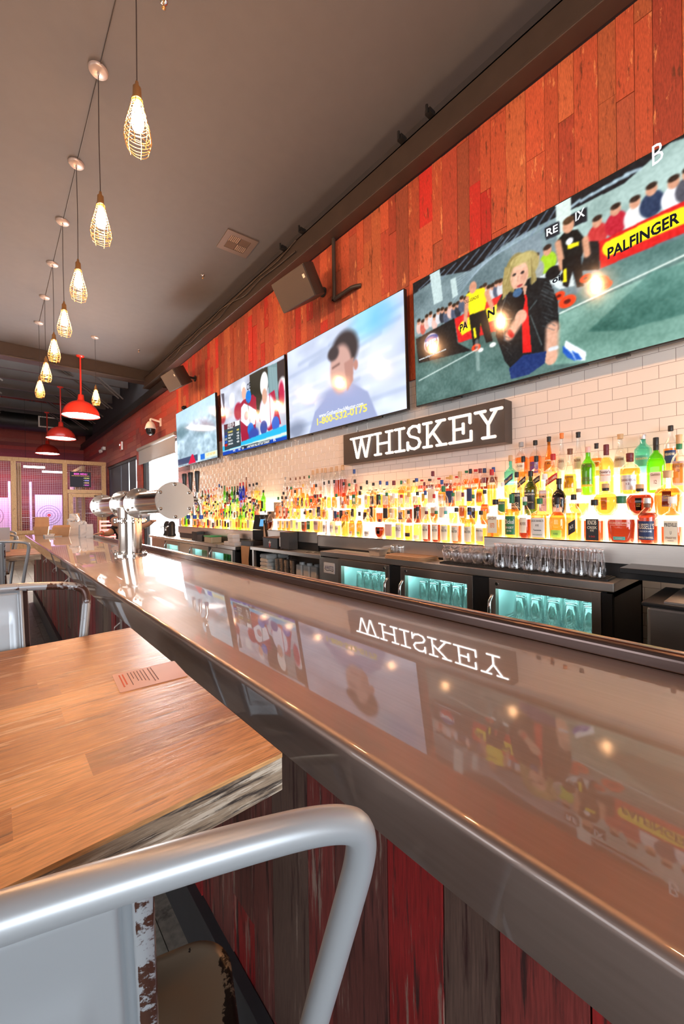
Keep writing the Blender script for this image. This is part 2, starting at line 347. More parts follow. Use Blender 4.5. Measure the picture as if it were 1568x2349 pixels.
# open roof past the cross beam
mb = MB(); mb.box((-7, 10.4, 6.0), (3.2, END + .2, 6.1)); struct(mb.build('ceiling_open_roof', M_DARKROOF))
mb = MB()
for y in (11.6, 12.6, 13.56, 14.6, 15.6, 17.26, 18.4): mb.box((-7, y, 4.95), (2.95, y + .09, 5.25))
for i in range(7):
    y = 10.9 + i * 1.3
    for x in (1.0, -1.5): mb.tube([(x, y, 5.3), (x + 1.6, y + 1.2, 4.5)], .022, 6); mb.tube([(x + .1, y, 5.3), (x + 1.7, y + 1.2, 4.5)], .022, 6)
struct(mb.build('trim_5', M_JOIST))
# floor: wood-look tiles indoors
mb = MB(); r3 = random.Random(9)
FC = [(.20, .18, .15), (.26, .24, .20), (.15, .13, .11), (.22, .19, .16)]
y = -4
xs = [-6 + .2 * i for i in range(46)]
for i, x in enumerate(xs):
    y = -4 - r3.uniform(0, 1.2)
    while y < END:
        mb.t = r3.choice(FC); a = max(-4, y); b = min(END, y + 1.2)
        if b > a: mb.box((x + .0015, a + .0015, -.02), (min(x + .1985, 3.0), b - .0015, 0))
        y += 1.2
mb.t = (.05, .045, .04); mb.box((-6.1, -4.1, -.05), (3.1, END, -.004))
struct(mb.build('floor', M_FLOOR))
mb = MB(); mb.box((3.1, 5, -.06), (12, 22, -.03)); struct(mb.build('ground_patio', pm('pale_concrete', (.75, .74, .72), .8, var=.05)))

# patio door with half lowered roller shade, and its frame
mb = MB()
for y in (8.55, 11.05, 11.24): mb.box((2.97, y, 0), (3.05, y + .06, 2.98))
mb.box((2.97, 8.55, 2.92), (3.05, 11.3, 2.98)); mb.box((2.97, 8.55, 0), (3.05, 11.3, .07))
d = struct(mb.build('door_1', M_BMETAL)); 
mb = MB(); mb.box((3.005, 8.61, .07), (3.012, 11.24, 2.92)); struct(mb.build('window_pane', glassy('window_glass', tint=.97, gloss=.15), d))
t = thing('roller_shade', 'grey roller shade half lowered over the bright patio door', 'blind', (2.872, 9.9, 3.0))
mb = MB(); mb.cyl((0, -1.4, .03), (0, 1.45, .03), .045, n=14); mb.build('roller_tube', pm('grey_shade_tube', (.30, .28, .27), .5), t)
mb = MB(); mb.box((-.004, -1.36, -.36), (.0, 1.40, .03)); mb.cyl((-.002, -1.36, -.36), (-.002, 1.40, -.36), .012, n=8); mb.build('shade_cloth', pm('grey_shade_cloth', (.33, .33, .34), .8, var=.1, stretch=(1, 30, 1), scale=8), t)
# lattice screen out on the patio
mb = MB()
for i in range(22): mb.box((5.2, 9 + i * .3, 0), (5.23, 9.06 + i * .3, 2.1))
for i in range(11): mb.box((5.18, 9, .1 + i * .19), (5.2, 15.6, .14 + i * .19))
tag(mb.build('lattice_screen', M_WHITE), 'white lattice screen on the sunlit patio outside the door', 'fence')
# shaded window beyond the door: dark panels with slits of daylight
mb = MB(); mb.box((2.96, 11.75, .3), (3.06, 15.45, .42)); mb.box((2.96, 11.75, 2.87), (3.06, 15.45, 2.95)); mb.box((2.96, 11.75, 0), (3.06, 15.45, .3))
struct(mb.build('window_1', M_BMETAL))
for a, b, l in ((11.75, 11.97, 'narrow dark window shade nearest the patio door'), (12.07, 12.76, 'dark window shade between the two widest slits of daylight'), (12.86, 13.72, 'dark window shade just left of the middle slit of daylight'), (13.76, 15.45, 'wide dark window shade beside the axe cage corner')):
    mb = MB(); mb.box((2.985, a, .42), (2.995, b, 2.90)); mb.cyl((2.985, a, 2.89), (2.985, b, 2.89), .03, n=10)
    tag(mb.build('window_shade', pm('dark_blue_grey_shade', (.06, .065, .08), .6, var=.15, stretch=(1, 20, 1))), l, 'blind', 'dark window shades')

# ------------------------------------------------------------------ the bar
BX0, BX1, BY0, BY1, BZ = .368, 1.0, -1.4, 8.0, 1.07
bar = thing('bar_counter', 'long bar counter with mirror-like steel top and reclaimed plank front', 'bar', (.5, 3, 0))
def P_(o): return Matrix.Translation(-Vector(o.location))
def prof_y(mb, pts, y0, y1, smooth=False):
    """extrude an (x, z) outline along y"""
    n = len(pts)
    vs = [(x, y0, z) for x, z in pts] + [(x, y1, z) for x, z in pts]
    mb.add(vs, [(k, (k + 1) % n, n + (k + 1) % n, n + k) for k in range(n)], smooth)
    mb.add(vs[:n], [list(range(n))], False); mb.add(vs[n:], [list(range(n))[::-1]], False)
def shifted(mb, o):
    l = Vector(o.location); mb.v = [tuple(Vector(p) - l) for p in mb.v]; return mb
R_ = .013
arc = [(BX0 + R_ - R_ * math.sin(math.radians(a)), BZ - R_ + R_ * math.cos(math.radians(a))) for a in range(0, 91, 15)]
top = MB(); prof_y(top, [(BX1, BZ)] + arc + [(BX0, .984), (BX0 + .015, .982), (BX0 + .015, 1.03), (BX1, 1.03)], BY0, BY1)
top.sm = [True] * len(top.sm)
o = shifted(top, bar).build('bar_top', M_BAR, bar)
o.data.polygons.foreach_set('use_smooth', [True] * len(o.data.polygons))
md = o.modifiers.new('split', 'EDGE_SPLIT'); md.split_angle = math.radians(28)
rl = MB(); a2 = [(1.016 - .016 * math.sin(math.radians(a)), BZ + .022 + .016 * math.cos(math.radians(a))) for a in range(-90, 91, 15)]
prof_y(rl, [(1.032, BZ)] + a2 + [(1.0, BZ)], BY0, BY1); rl.box((1.032, BY0, BZ - .05), (1.06, BY1, BZ + .030))
o = shifted(rl, bar).build('spill_rail', steel('dark_rail_steel', (.20, .15, .14), .2, (3, .2, 3), .1, 50), bar, bevel=.003); o['label'] = 'raised rounded steel rail along the rear edge'
pf = MB(); rr = random.Random(21)
BC = [(.26, .012, .012)] * 4 + [(.13, .035, .028)] * 4 + [(.11, .06, .045)] * 3 + [(.20, .03, .025)] * 2 + [(.14, .09, .06)]
plank_field(pf, BY0, BY1, .0, 1.03, lambda a, b, c, d, e: pf.box((.47 + e, a + .0012, c), (.50, b - .0012, d)), (.075, .15), (.9, 1.6), BC, rr, (0, .008))
shifted(pf, bar).build('plank_front', M_BARPLANK, bar)
bb = MB(); bb.box((.50, BY0, 0), (.95, BY1, 1.03)); shifted(bb, bar).build('carcass', M_BLACK, bar)
kb = MB(); kb.box((.455, BY0, 0), (.475, BY1, .20)); kb.box((.445, BY0, .192), (.475, BY1, .205)); shifted(kb, bar).build('kick_plate', pm('black_rubber_kick', (.03, .03, .033), .5, var=.2), bar, bevel=.002)
for i, y in enumerate((2.2, 4.0, 4.9, 5.9)):
    hb = MB(); hb.box((.462, y, .82), (.470, y + .012, .97)); hb.tube([(.465, y + .006, .86), (.44, y + .006, .84), (.437, y + .006, .82), (.45, y + .006, .81)], .004, 6)
    shifted(hb, bar).build('bag_hook', M_DSTEEL, bar)

# ------------------------------------------------------------------ tables
def table(name, lab, x0, x1, y0, y1, z, corner=None):
    t = thing(name, lab, 'table', ((x0 + x1) / 2, (y0 + y1) / 2, 0)); th = .052
    mb = MB(); rg = random.Random(int(x1 * 991 + y0 * 77)); cs = [(.66, .31, .11), (.56, .25, .085), (.74, .38, .15), (.50, .21, .07), (.42, .18, .075)]
    y = y0
    while y < y1 - 1e-4:
        w = min(.062, y1 - y); x = x0 - rg.uniform(0, .5)
        while x < x1:
            l = rg.uniform(.25, .75); a = max(x, x0); b = min(x + l, x1)
            if b > a: mb.t = rg.choice(cs); mb.box((a, y, z - .006), (b, y + w, z))
            x += l
        y += w
    shifted(mb, t).build('table_top', M_TABLE, t)
    e = MB(); e.t = (.34, .25, .17); e.box((x0, y0, z - th), (x1, y1, z - .006)); shifted(e, t).build('table_edge', M_TABLEEDGE, t, bevel=.0015)
    c = ((x0 + x1) / 2, (y0 + y1) / 2)
    p = MB(); p.cyl((c[0], c[1], .01), (c[0], c[1], z - th), .04, n=16); shifted(p, t).build('pedestal', M_BMETAL, t)
    p = MB(); p.lathe([(0, 0), (.26, 0), (.26, .012), (.06, .03), (.05, .04), (0, .04)], 28, (c[0], c[1], 0)); shifted(p, t).build('base_plate', M_BMETAL, t)
    return t
tb = table('high_table', 'butcher block high table with weathered grey edge beside the bar, nearest', -.62, .30, .478, 1.30, 1.06)
tb.rotation_euler[2] = math.radians(0)
table('high_table', 'farther butcher block high table beyond the white distressed stool', -.62, .30, 4.25, 5.0, 1.06)
# paper sheet stuck on the near table
sh = thing('menu_sticker', 'pink printed menu sticker on the near high table', 'sticker', (.24, .89, 1.0602), math.radians(-4))
mb = MB(); mb.rbox((-.062, -.052, 0), (.062, .052, .0006), .004); mb.build('sheet', pm('pink_paper', (.78, .42, .34), .45, var=.04), sh)
mb = MB(); q = random.Random(2)
for i, x in enumerate((-.052, -.046)): mb.box((x, -.03 + i * .01, .0006), (x + .0025, .04, .0009))
mb.build('orange_print', pm('orange_ink', (.75, .10, .02), .6), sh)
mb = MB()
for i in range(6):
    x = -.036 + i * .006; l = q.uniform(.03, .07); y = .042
    while y > .042 - l: w = q.uniform(.003, .008); mb.box((x, y - w, .0006), (x + .0013, y, .0009)); y -= w + .0015
for i in range(2):
    x = .003 + i * .006; y = .044
    while y > -.03: w = q.uniform(.003, .008); mb.box((x, y - w, .0006), (x + .0016, y, .0009)); y -= w + .0015
mb.build('dark_print', pm('dark_ink', (.12, .03, .04), .6), sh)

# ------------------------------------------------------------------ bar stools
def arc_pts(pts, r, n=6):
    """polyline with rounded corners"""
    out = [Vector(pts[0])]
    for i in range(1, len(pts) - 1):
        a, b, c = Vector(pts[i - 1]), Vector(pts[i]), Vector(pts[i + 1]); rr_ = r[i] if isinstance(r, list) else r
        da = (a - b).normalized(); dc = (c - b).normalized()
        p0 = b + da * rr_; p1 = b + dc * rr_
        for k in range(n + 1):
            t = k / n; out.append(p0 * (1 - t) ** 2 + b * 2 * t * (1 - t) + p1 * t * t)
    out.append(Vector(pts[-1])); return out
def wear(o, fn):
    me = o.data; a = me.attributes.new('wear', 'FLOAT', 'POINT')
    a.data.foreach_set('value', np.array([fn(v.co) for v in me.vertices], dtype=np.float32)); return o
def stool(name, lab, loc, rz, wf=None, group=None):
    t = thing(name, lab, 'stool', loc, rz, group); wf = wf or (lambda c: 0)
    ZT = 1.205
    half = [(.162, .045, .68), (.193, -.019, .95), (.216, -.055, 1.09), (.227, -.074, 1.165), (.203, -.080, 1.187), (.13, -.085, 1.198), (0, -.089, ZT)]
    path = [Vector((-x, y, z)) for x, y, z in half][:-1] + [Vector(p) for p in half[::-1]]
    for _ in range(4):
        q2 = [path[0]]
        for a, b in zip(path, path[1:]): q2 += [a * .75 + b * .25, a * .25 + b * .75]
        path = q2 + [path[-1]]
    mb = MB(); mb.tube(path, .0112, 18); wear(mb.build('back_frame', M_CHAIR, t), wf)
    # central splat: pressed sheet with a raised inner field, following the arch
    mb = MB(); nz = 40
    def S(x, v):
        z = .69 + v * (ZT - .010 - .69); a_ = abs(x); y = .029 - (z - .74) * .257 + .12 * x * x
        k = max(0, min(1, max((a_ - .050) / .004, (.12 - v) / .02, (v - .86) / .02)))
        y += -.004 * (1 - k)
        if .0695 < a_ < .0765: y += .012
        if a_ > .0869: y += .014
        return Vector((x, y, z))
    h_ = [.087, .0868, .078, .0765, .0755, .0715, .0696, .0694, .066, .060]; xs_ = [-x for x in h_] + [-.054 + .108 * i / 26 for i in range(27)] + h_[::-1]
    m = len(xs_)
    mb.add([S(x, j / nz) for j in range(nz + 1) for x in xs_], [(j * m + i, j * m + i + 1, (j + 1) * m + i + 1, (j + 1) * m + i) for j in range(nz) for i in range(m - 1)], True)
    so = mb.build('splat', M_CHAIR, t); md = so.modifiers.new('thick', 'SOLIDIFY'); md.thickness = .0015
    wear(so, lambda c: (.66 if abs(c.x) > .0765 else 0) + wf(c) * .3)
    # seat pan: rounded square, raised rim, handle slot
    mb = MB(); ns = 40
    def ring(hw, hd, z, r):
        pts = []
        for cx, cy, a0 in ((hw - r, hd - r, 0), (-hw + r, hd - r, 90), (-hw + r, -hd + r, 180), (hw - r, -hd + r, 270)):
            for k in range(10): a = math.radians(a0 + 10 * k); pts.append((cx + r * math.cos(a), cy + r * math.sin(a) + .19, z))
        return pts
    rings = [ring(.175, .170, .660, .06), ring(.175, .170, .700, .06), ring(.170, .165, .705, .056), ring(.162, .157, .702, .052), ring(.150, .145, .696, .045), ring(.12, .115, .697, .04), ring(.03, .012, .695, .011)]
    vs = [p for r_ in rings for p in r_]; L_ = 40
    mb.add(vs, [(i * L_ + k, i * L_ + (k + 1) % L_, (i + 1) * L_ + (k + 1) % L_, (i + 1) * L_ + k) for i in range(len(rings) - 1) for k in range(L_)], True)
    so = mb.build('seat', M_SEAT, t); md = so.modifiers.new('thick', 'SOLIDIFY'); md.thickness = .002; md.offset = -1
    wear(so, lambda c: .5 if (abs(c.x) > .158 or abs(c.y - .19) > .153) else (.30 if c.length < 2 and abs(c.x) < .05 else 0))
    for sx in (-1, 1):
        for sy in (-1, 1):
            a = Vector((sx * .135, .19 + sy * .13, .682)); b = Vector((sx * .205, .19 + sy * .20, 0))
            mb = MB(); d = (b - a)
            for s2 in (0, 1):
                pass
            u_ = Vector((sx, 0, 0)); v_ = Vector((0, sy, 0)); w0, w1 = .055, .028
            # angle-section leg: two folded flanges that taper to the foot
            for (p, q_) in ((u_, v_), (v_, u_)):
                mb.add([a, a - p * w0, b - p * w1, b], [(0, 1, 2, 3)], False)
                mb.add([a - q_ * .003, a - p * w0 - q_ * .003, b - p * w1 - q_ * .003, b - q_ * .003], [(3, 2, 1, 0)], False)
                mb.add([a, b, b - q_ * .003, a - q_ * .003, a - p * w0, b - p * w1, b - p * w1 - q_ * .003, a - p * w0 - q_ * .003], [(0, 1, 2, 3), (4, 7, 6, 5)], False)
            wear(mb.build('leg', M_CHAIR, t), lambda c: .2)
    def at(sx, sy, z): k = (.682 - z) / .682; return Vector((sx * (.128 + .07 * k), .19 + sy * (.123 + .07 * k), z))
    for (p, q_) in (((-1, -1), (1, -1)), ((-1, 1), (1, 1)), ((-1, -1), (-1, 1)), ((1, -1), (1, 1))):
        mb = MB(); z = .26 if p[1] == q_[1] else .32
        mb.tube([at(*p, z), at(*q_, z)], .009, 8); wear(mb.build('footrest', M_CHAIR, t), lambda c: .3)
    return t
stool('metal_bar_stool', 'grey steel bar stool with curved tube back tucked in at the near table front', (.0074, .347, 0), -.3117, lambda c: .55 if (abs(c.x) < .075 and c.z > 1.1 and c.z < 1.194) else 0)
stool('metal_bar_stool', 'pale steel bar stool with brown chipped paint at the near table rear', (-.015, 1.30, 0), math.radians(180 + 4), lambda c: .62 if c.z > 1.196 and c.x > -.07 else (.57 * min(1, max(0, (c.z - 1.06) / .09)) if (c.x < -.13 and c.z < 1.205) else 0))
stool('metal_bar_stool', 'grey bar stool seen from behind at the farther high table', (-.02, 3.93, 0), math.radians(-3), None)
stool('metal_bar_stool', 'bar stool facing back across the farther high table', (-.05, 5.12, 0), math.radians(178))
stool('metal_bar_stool', 'most distant bar stool past the farther high table', (-.03, 6.35, 0), math.radians(4))

# ------------------------------------------------------------------ beer tower
TX, TZ = .815, 1.468
tw = thing('beer_tap_tower', 'polished steel pipe beer tower with flanged ends on the bar', 'tap tower', (.80, 3.43, BZ))
M_NUT = pm('dull_nut_steel', (.42, .37, .32), .25, 1.0)
def bolts(mb, c, ax, R, n, off, ph=0):
    for k in range(n):
        a = 2 * math.pi * k / n + ph
        if ax == 'Y': p = Vector((math.cos(a) * R, 0, math.sin(a) * R)); d = Vector((0, 1, 0))
        else: p = Vector((math.cos(a) * R, math.sin(a) * R, 0)); d = Vector((0, 0, 1))
        q = Vector(c) + p
        mb.cur = 1; mb.cyl(q - d * (off + .004), q + d * (off + .004), .0105, n=6, smooth=False); mb.lathe([(.0085, off + .003), (.006, off + .009), (0, off + .011)], 10, q, M=d.to_track_quat('Z', 'Y').to_matrix().to_4x4())
        mb.lathe([(.0085, off + .003), (.006, off + .009), (0, off + .011)], 10, q, M=(-d).to_track_quat('Z', 'Y').to_matrix().to_4x4())
mb = MB(); mb.cyl((TX, 2.46, TZ), (TX, 4.52, TZ), .079, n=48); shifted(mb, tw).build('cross_pipe', M_PIPE, tw)
mb = MB(); mb.cyl((.80, 3.43, BZ + .005), (.80, 3.43, TZ - .03), .082, n=48); shifted(mb, tw).build('upright_pipe', steel('upright_steel', (.78, .73, .67), .14, (.3, .3, 8), .05, 30), tw)
for y, solid in ((2.447, 1), (3.20, 0), (3.215, 0), (3.66, 0), (3.675, 0), (4.51, 1)):
    mb = MB(); mb.cyl((TX, y - .0065, TZ), (TX, y + .0065, TZ), .112, n=56); bolts(mb, (TX, y, TZ), 'Y', .096, 6, .008, math.pi / 6)
    o = shifted(mb, tw).build('flange', [steel('flange_steel', (.80, .77, .72), .27, (1, 1, 1), .05, 3) if y == 2.447 else M_PIPE, M_NUT], tw, bevel=.0012)
for z in (BZ + .006, 1.338):
    mb = MB(); mb.cyl((.80, 3.43, z - .006), (.80, 3.43, z + .006), .118, n=56); bolts(mb, (.80, 3.43, z), 'Z', .104, 8, .012)
    shifted(mb, tw).build('flange', [M_PIPE, M_NUT], tw, bevel=.0012)
for i in range(3):
    y = 2.475 + i * .11
    tp = MB(); tp.cyl((TX + .06, y, TZ + .01), (TX + .145, y, TZ + .01), .017, n=14); tp.lathe([(.012, 0), (.016, .02), (.010, .04), (.014, .055)], 12, (TX + .145, y, TZ + .0))
    tp.tube([(TX + .145, y, TZ + .01), (TX + .165, y, TZ - .03), (TX + .17, y, TZ - .10)], .011, 12)
    f = shifted(tp, tw).build('tap', M_CHROME, tw)
    hd = MB(); hd.lathe([(.008, 0), (.009, .01), (.015, .10), (.0165, .125), (.013, .132), (0, .133)], 14, (TX + .148, y, TZ + .055)); shifted(hd, tw).build('tap_handle', M_BLACK, f)
    bc = MB(); bc.cyl((TX + .17, y, TZ - .115), (TX + .17, y, TZ - .09), .013, n=12); shifted(bc, tw).build('spout_cap', pm('blue_cap', (.02, .10, .45), .4), f)

# ------------------------------------------------------------------ wall mounted TVs: pictures painted into screen colours
class Img:
    def __init__(s, w, h, c): s.w, s.h = w, h; s.a = np.ones((h, w, 3)) * np.array(c, float); s.X, s.Y = np.meshgrid((np.arange(w) + .5) / w, (np.arange(h) + .5) / h)
    def mix(s, m, c, al=1.0): m = m[..., None] * al; s.a = s.a * (1 - m) + np.array(c, float) * m
    def poly(s, p, c, al=1.0):
        m = np.zeros((s.h, s.w), bool); n = len(p)
        for i in range(n):
            (x0, y0), (x1, y1) = p[i], p[(i + 1) % n]
            if y0 == y1: continue
            c_ = ((y0 > s.Y) != (y1 > s.Y)) & (s.X < (x1 - x0) * (s.Y - y0) / (y1 - y0) + x0); m ^= c_
        s.mix(m.astype(float), c, al)
    def ell(s, x, y, rx, ry, c, al=1.0, rot=0.0, soft=.12):
        dx, dy = (s.X - x) * 16 / 9, s.Y - y; cc, ss = math.cos(rot), math.sin(rot)
        d = np.sqrt(((dx * cc + dy * ss) / (rx * 16 / 9)) ** 2 + ((-dx * ss + dy * cc) / ry) ** 2); s.mix(np.clip((1 + soft / 2 - d) / soft, 0, 1), c, al)
    def line(s, x0, y0, x1, y1, w, c, al=1.0):
        dx, dy = (x1 - x0) * 16 / 9, y1 - y0; L2 = dx * dx + dy * dy + 1e-9; px, py = (s.X - x0) * 16 / 9, s.Y - y0
        t = np.clip((px * dx + py * dy) / L2, 0, 1); d = np.sqrt((px - t * dx) ** 2 + (py - t * dy) ** 2); s.mix(np.clip((w - d) / (w * .5), 0, 1), c, al)
    def blur(s, n):
        for _ in range(n):
            a = np.pad(s.a, ((1, 1), (1, 1), (0, 0)), 'edge'); s.a = (a[:-2, 1:-1] + a[2:, 1:-1] + a[1:-1, :-2] + a[1:-1, 2:] + 2 * a[1:-1, 1:-1]) / 6
    def noise(s, k, amp, seed=1, sx=1):
        r = np.random.RandomState(seed); g = r.rand(k + 2, k * sx + 2); yy = s.Y * k; xx = s.X * k * sx; y0 = yy.astype(int); x0 = xx.astype(int); fy = yy - y0; fx = xx - x0
        v = g[y0, x0] * (1 - fx) * (1 - fy) + g[y0, x0 + 1] * fx * (1 - fy) + g[y0 + 1, x0] * (1 - fx) * fy + g[y0 + 1, x0 + 1] * fx * fy
        s.a = np.clip(s.a + (v[..., None] - .5) * 2 * amp, 0, 1)
def screen_mat():
    m, nt, b = nodes('tv_screen_picture'); N = nt.nodes.new; L = nt.links.new
    at = N('ShaderNodeAttribute'); at.attribute_name = 'picture'
    b.inputs['Base Color'].default_value = (.01, .01, .01, 1); b.inputs['Roughness'].default_value = .10
    L(at.outputs['Color'], b.inputs['Emission Color']); b.inputs['Emission Strength'].default_value = 1.05; return m
M_SCREEN = screen_mat()
def lin(c):
    c = np.asarray(c, float); return np.where(c <= .04045, c / 12.92, ((c + .055) / 1.055) ** 2.4)
TVW, TVH, TVZ, TILT = 1.885, 1.075, 2.83, math.radians(1.4)
def tv(lab, y_right, img):
    """y_right = end nearest the camera; hung on the wall, tipped slightly down"""
    t = thing('wall_television', lab, 'television', (2.80, y_right + TVW / 2, TVZ), 0, 'televisions in a row above the bottles')
    t.rotation_euler = (0, -TILT, 0)
    b = MB(); b.box((-.002, -TVW / 2, -TVH / 2), (.035, TVW / 2, TVH / 2)); b.build('bezel', M_BLACK, t, bevel=.003)
    b = MB(); b.box((.035, -.55, -.35), (.085, .55, .25)); b.box((.085, -.18, -.18), (.16, .18, .2)); b.build('wall_mount', M_BMETAL, t)
    b = MB()
    for y in (-.62, -.1, .5): b.box((.004, y, -TVH / 2 - .012), (.03, y + .07, -TVH / 2 + .0))
    b.box((.006, -.4, -TVH / 2 - .006), (.03, .25, -TVH / 2)); b.build('port_cover', M_BLACK, t)
    h, w = img.h, img.w; g = img.a
    me = bpy.data.meshes.new('screen'); sw, sh_ = TVW - .016, TVH - .016
    ys = (sw / 2 - np.arange(w) / (w - 1) * sw); zs = sh_ / 2 - np.arange(h) / (h - 1) * sh_
    Y_, Z_ = np.meshgrid(ys, zs); co = np.stack([np.full_like(Y_, -.0035), Y_, Z_], -1).reshape(-1, 3).astype(np.float32)
    me.vertices.add(w * h); me.vertices.foreach_set('co', co.ravel())
    idx = np.arange(w * h).reshape(h, w); q_ = np.stack([idx[:-1, :-1], idx[1:, :-1], idx[1:, 1:], idx[:-1, 1:]], -1).reshape(-1, 4)
    me.loops.add(q_.size); me.loops.foreach_set('vertex_index', q_.ravel().astype(np.int32)); me.polygons.add(len(q_))
    me.polygons.foreach_set('loop_start', (np.arange(len(q_)) * 4).astype(np.int32)); me.polygons.foreach_set('loop_total', np.full(len(q_), 4, np.int32))
    at = me.attributes.new('picture', 'FLOAT_COLOR', 'POINT'); c4 = np.ones((w * h, 4), np.float32); c4[:, :3] = lin(np.clip(g, 0, 1)).reshape(-1, 3); at.data.foreach_set('color', c4.ravel())
    me.update(); me.validate(); me.materials.append(M_SCREEN); s = link('screen', me, t); return t, s
def tvxy(y_right, u, v):
    """photo position -> picture coordinates (0..1 from the left, 0..1 from the top) of the screen whose right end is at y_right"""
    p = un(u, v, 'X', 2.795); return ((y_right + TVW - p.y) / TVW, (TVZ + TVH / 2 - p.z) / TVH)
def tvtext(par, s, x, y, w, h, mat, slant=0, bold=0.02, up_x=0.0):
    mb = MB(); ez = Vector((0, -up_x, 1)).normalized()
    add_text(mb, s, (-.0052, TVW / 2 - x * TVW, TVH / 2 - y * TVH), Vector((0, -1, slant)), ez, w * TVW, h * TVH, bold); return mb.build('screen_lettering', mat, par)

# picture 1: strongman event in a hall, reporter in front
T1 = .325
def z1(pts): return [tvxy(T1, 900 + x / 2.347, 280 + y / 2.347) for x, y in pts]
def z1p(x, y): return z1([(x, y)])[0]
I = Img(460, 262, (.36, .50, .48))
I.poly(z1([(100, 870), (1700, -60), (1700, 560), (1120, 790), (890, 1030), (440, 1230), (130, 1300)]), (.42, .50, .52))
I.poly(z1([(880, 430), (1700, -20), (1700, 400), (1110, 640), (890, 700)]), (.66, .76, .74))
I.poly(z1([(105, 1160), (590, 1110), (900, 1030), (1700, 640), (1700, 1500), (105, 1600)]), (.30, .42, .40))
I.poly(z1([(890, 1040), (1700, 690), (1700, 1200), (1100, 1290), (850, 1310)]), (.46, .62, .57))
I.poly(z1([(1400, 800), (1700, 730), (1700, 1000), (1250, 1120), (1050, 1130)]), (.30, .48, .44))
I.noise(8, .10, 3); I.noise(22, .05, 5); I.blur(2)
I.poly(z1([(105, 860), (880, 425), (1700, -60), (1700, 40), (1500, 110), (1250, 330), (970, 470), (780, 560), (620, 650), (420, 800), (250, 830), (110, 930)]), (.06, .07, .09))
for k in range(12): I.line(*z1p(140 + k * 60, 905 - k * 28), *z1p(220 + k * 62, 830 - k * 36), .006, (.45, .52, .60), .8)
for k in range(8): I.line(*z1p(330, 960 - k * 16), *z1p(600 + k * 30, 620 - k * 8), .0035, (.62, .70, .76), .7)
for k in range(6): I.line(*z1p(960 + k * 60, 460 - k * 36), *z1p(1010 + k * 66, 420 - k * 34), .012, (.70, .80, .85), .8)
I.poly(z1([(200, 815), (255, 790), (270, 960), (222, 985)]), (.72, .80, .80)); I.poly(z1([(312, 850), (340, 835), (352, 930), (322, 950)]), (.72, .80, .80))
I.poly(z1([(880, 430), (965, 400), (965, 560), (890, 600)]), (.80, .86, .84)); I.poly(z1([(960, 500), (1050, 455), (1050, 530), (965, 570)]), (.08, .10, .13))
I.poly(z1([(820, 570), (900, 530), (905, 600), (828, 635)]), (.10, .12, .15)); I.poly(z1([(640, 670), (800, 590), (815, 760), (650, 800)]), (.50, .56, .60), .7)
rq = random.Random(4)
for k in range(22):
    x = 140 + k * 21; y = 1085 - k * 11 + rq.uniform(-14, 14); a, b = z1p(x, y); I.ell(a, b + .045, .016, .05, rq.choice([(.85, .70, .66), (.16, .18, .22), (.3, .34, .42), (.75, .35, .30), (.8, .8, .82)])); I.ell(a, b, .010, .022, (.78, .56, .46)); I.ell(a, b - .013, .010, .014, (.20, .14, .10))
for k, (x, y) in enumerate(((1105, 535), (1205, 470), (1310, 430), (1400, 360), (1520, 320), (1600, 270), (835, 690), (770, 735))):
    a, b = z1p(x, y); I.ell(a, b + .075, .030, .065, [(.75, .20, .20), (.70, .10, .18), (.88, .88, .88), (.13, .20, .32), (.90, .90, .92), (.3, .3, .34), (.62, .78, .15), (.6, .62, .60)][k]); I.ell(a, b, .014, .032, (.80, .58, .47)); I.ell(a, b - .02, .014, .016, (.18, .12, .09))
I.poly(z1([(1112, 645), (1700, 360), (1700, 540), (1120, 787)]), (.82, .10, .10)); I.poly(z1([(1060, 640), (1112, 640), (1118, 790), (1010, 800)]), (.07, .08, .09))
cap = z1([(1160, 725), (1135, 705), (1130, 675), (1150, 645), (1400, 520), (1700, 400), (1700, 490), (1420, 610), (1200, 705)]); I.poly(cap, (.98, .88, .10))
I.poly(z1([(330, 1060), (600, 920), (600, 1110), (350, 1190)]), (.82, .12, .12)); I.poly(z1([(370, 1150), (350, 1110), (365, 1080), (400, 1055), (600, 960), (600, 1040), (400, 1130)]), (.97, .86, .12))
I.poly(z1([(122, 1170), (330, 1055), (345, 1190), (420, 1230), (135, 1300)]), (.06, .07, .08))
a, b = z1p(205, 1190); I.ell(a, b, .040, .075, (.85, .85, .9)); I.ell(a, b + .012, .034, .058, (.80, .12, .16)); I.ell(a, b - .035, .036, .028, (.12, .25, .55))
I.poly(z1([(860, 790), (900, 740), (960, 760), (980, 880), (900, 900), (780, 840)]), (.80, .84, .84)); a, b = z1p(865, 810); I.ell(a, b, .026, .040, (.04, .04, .05)); I.ell(a + .04, b + .05, .02, .03, (.05, .05, .06))
# strongmen
a, b = z1p(432, 890); I.poly(z1([(395, 930), (430, 905), (495, 890), (505, 960), (495, 1010), (412, 1040)]), (.95, .87, .10)); I.ell(a, b, .017, .042, (.80, .56, .45))
I.line(*z1p(400, 950), *z1p(388, 1095), .022, (.80, .56, .45)); I.line(*z1p(505, 920), *z1p(535, 1000), .022, (.80, .56, .45)); I.poly(z1([(410, 1040), (500, 1010), (535, 1180), (500, 1190), (470, 1080), (460, 1215), (432, 1225)]), (.05, .05, .06))
I.poly(z1([(430, 1110), (442, 1105), (450, 1160), (436, 1168)]), (.95, .87, .1)); I.ell(*z1p(470, 1228), .012, .015, (.92, .92, .9)); I.ell(*z1p(535, 1200), .014, .016, (.92, .92, .9))
a, b = z1p(950, 555); I.poly(z1([(885, 640), (930, 590), (1000, 575), (1050, 640), (1020, 720), (915, 745)]), (.04, .05, .05)); I.ell(a, b, .018, .045, (.80, .58, .46)); I.ell(a, b - .03, .018, .022, (.30, .20, .12))
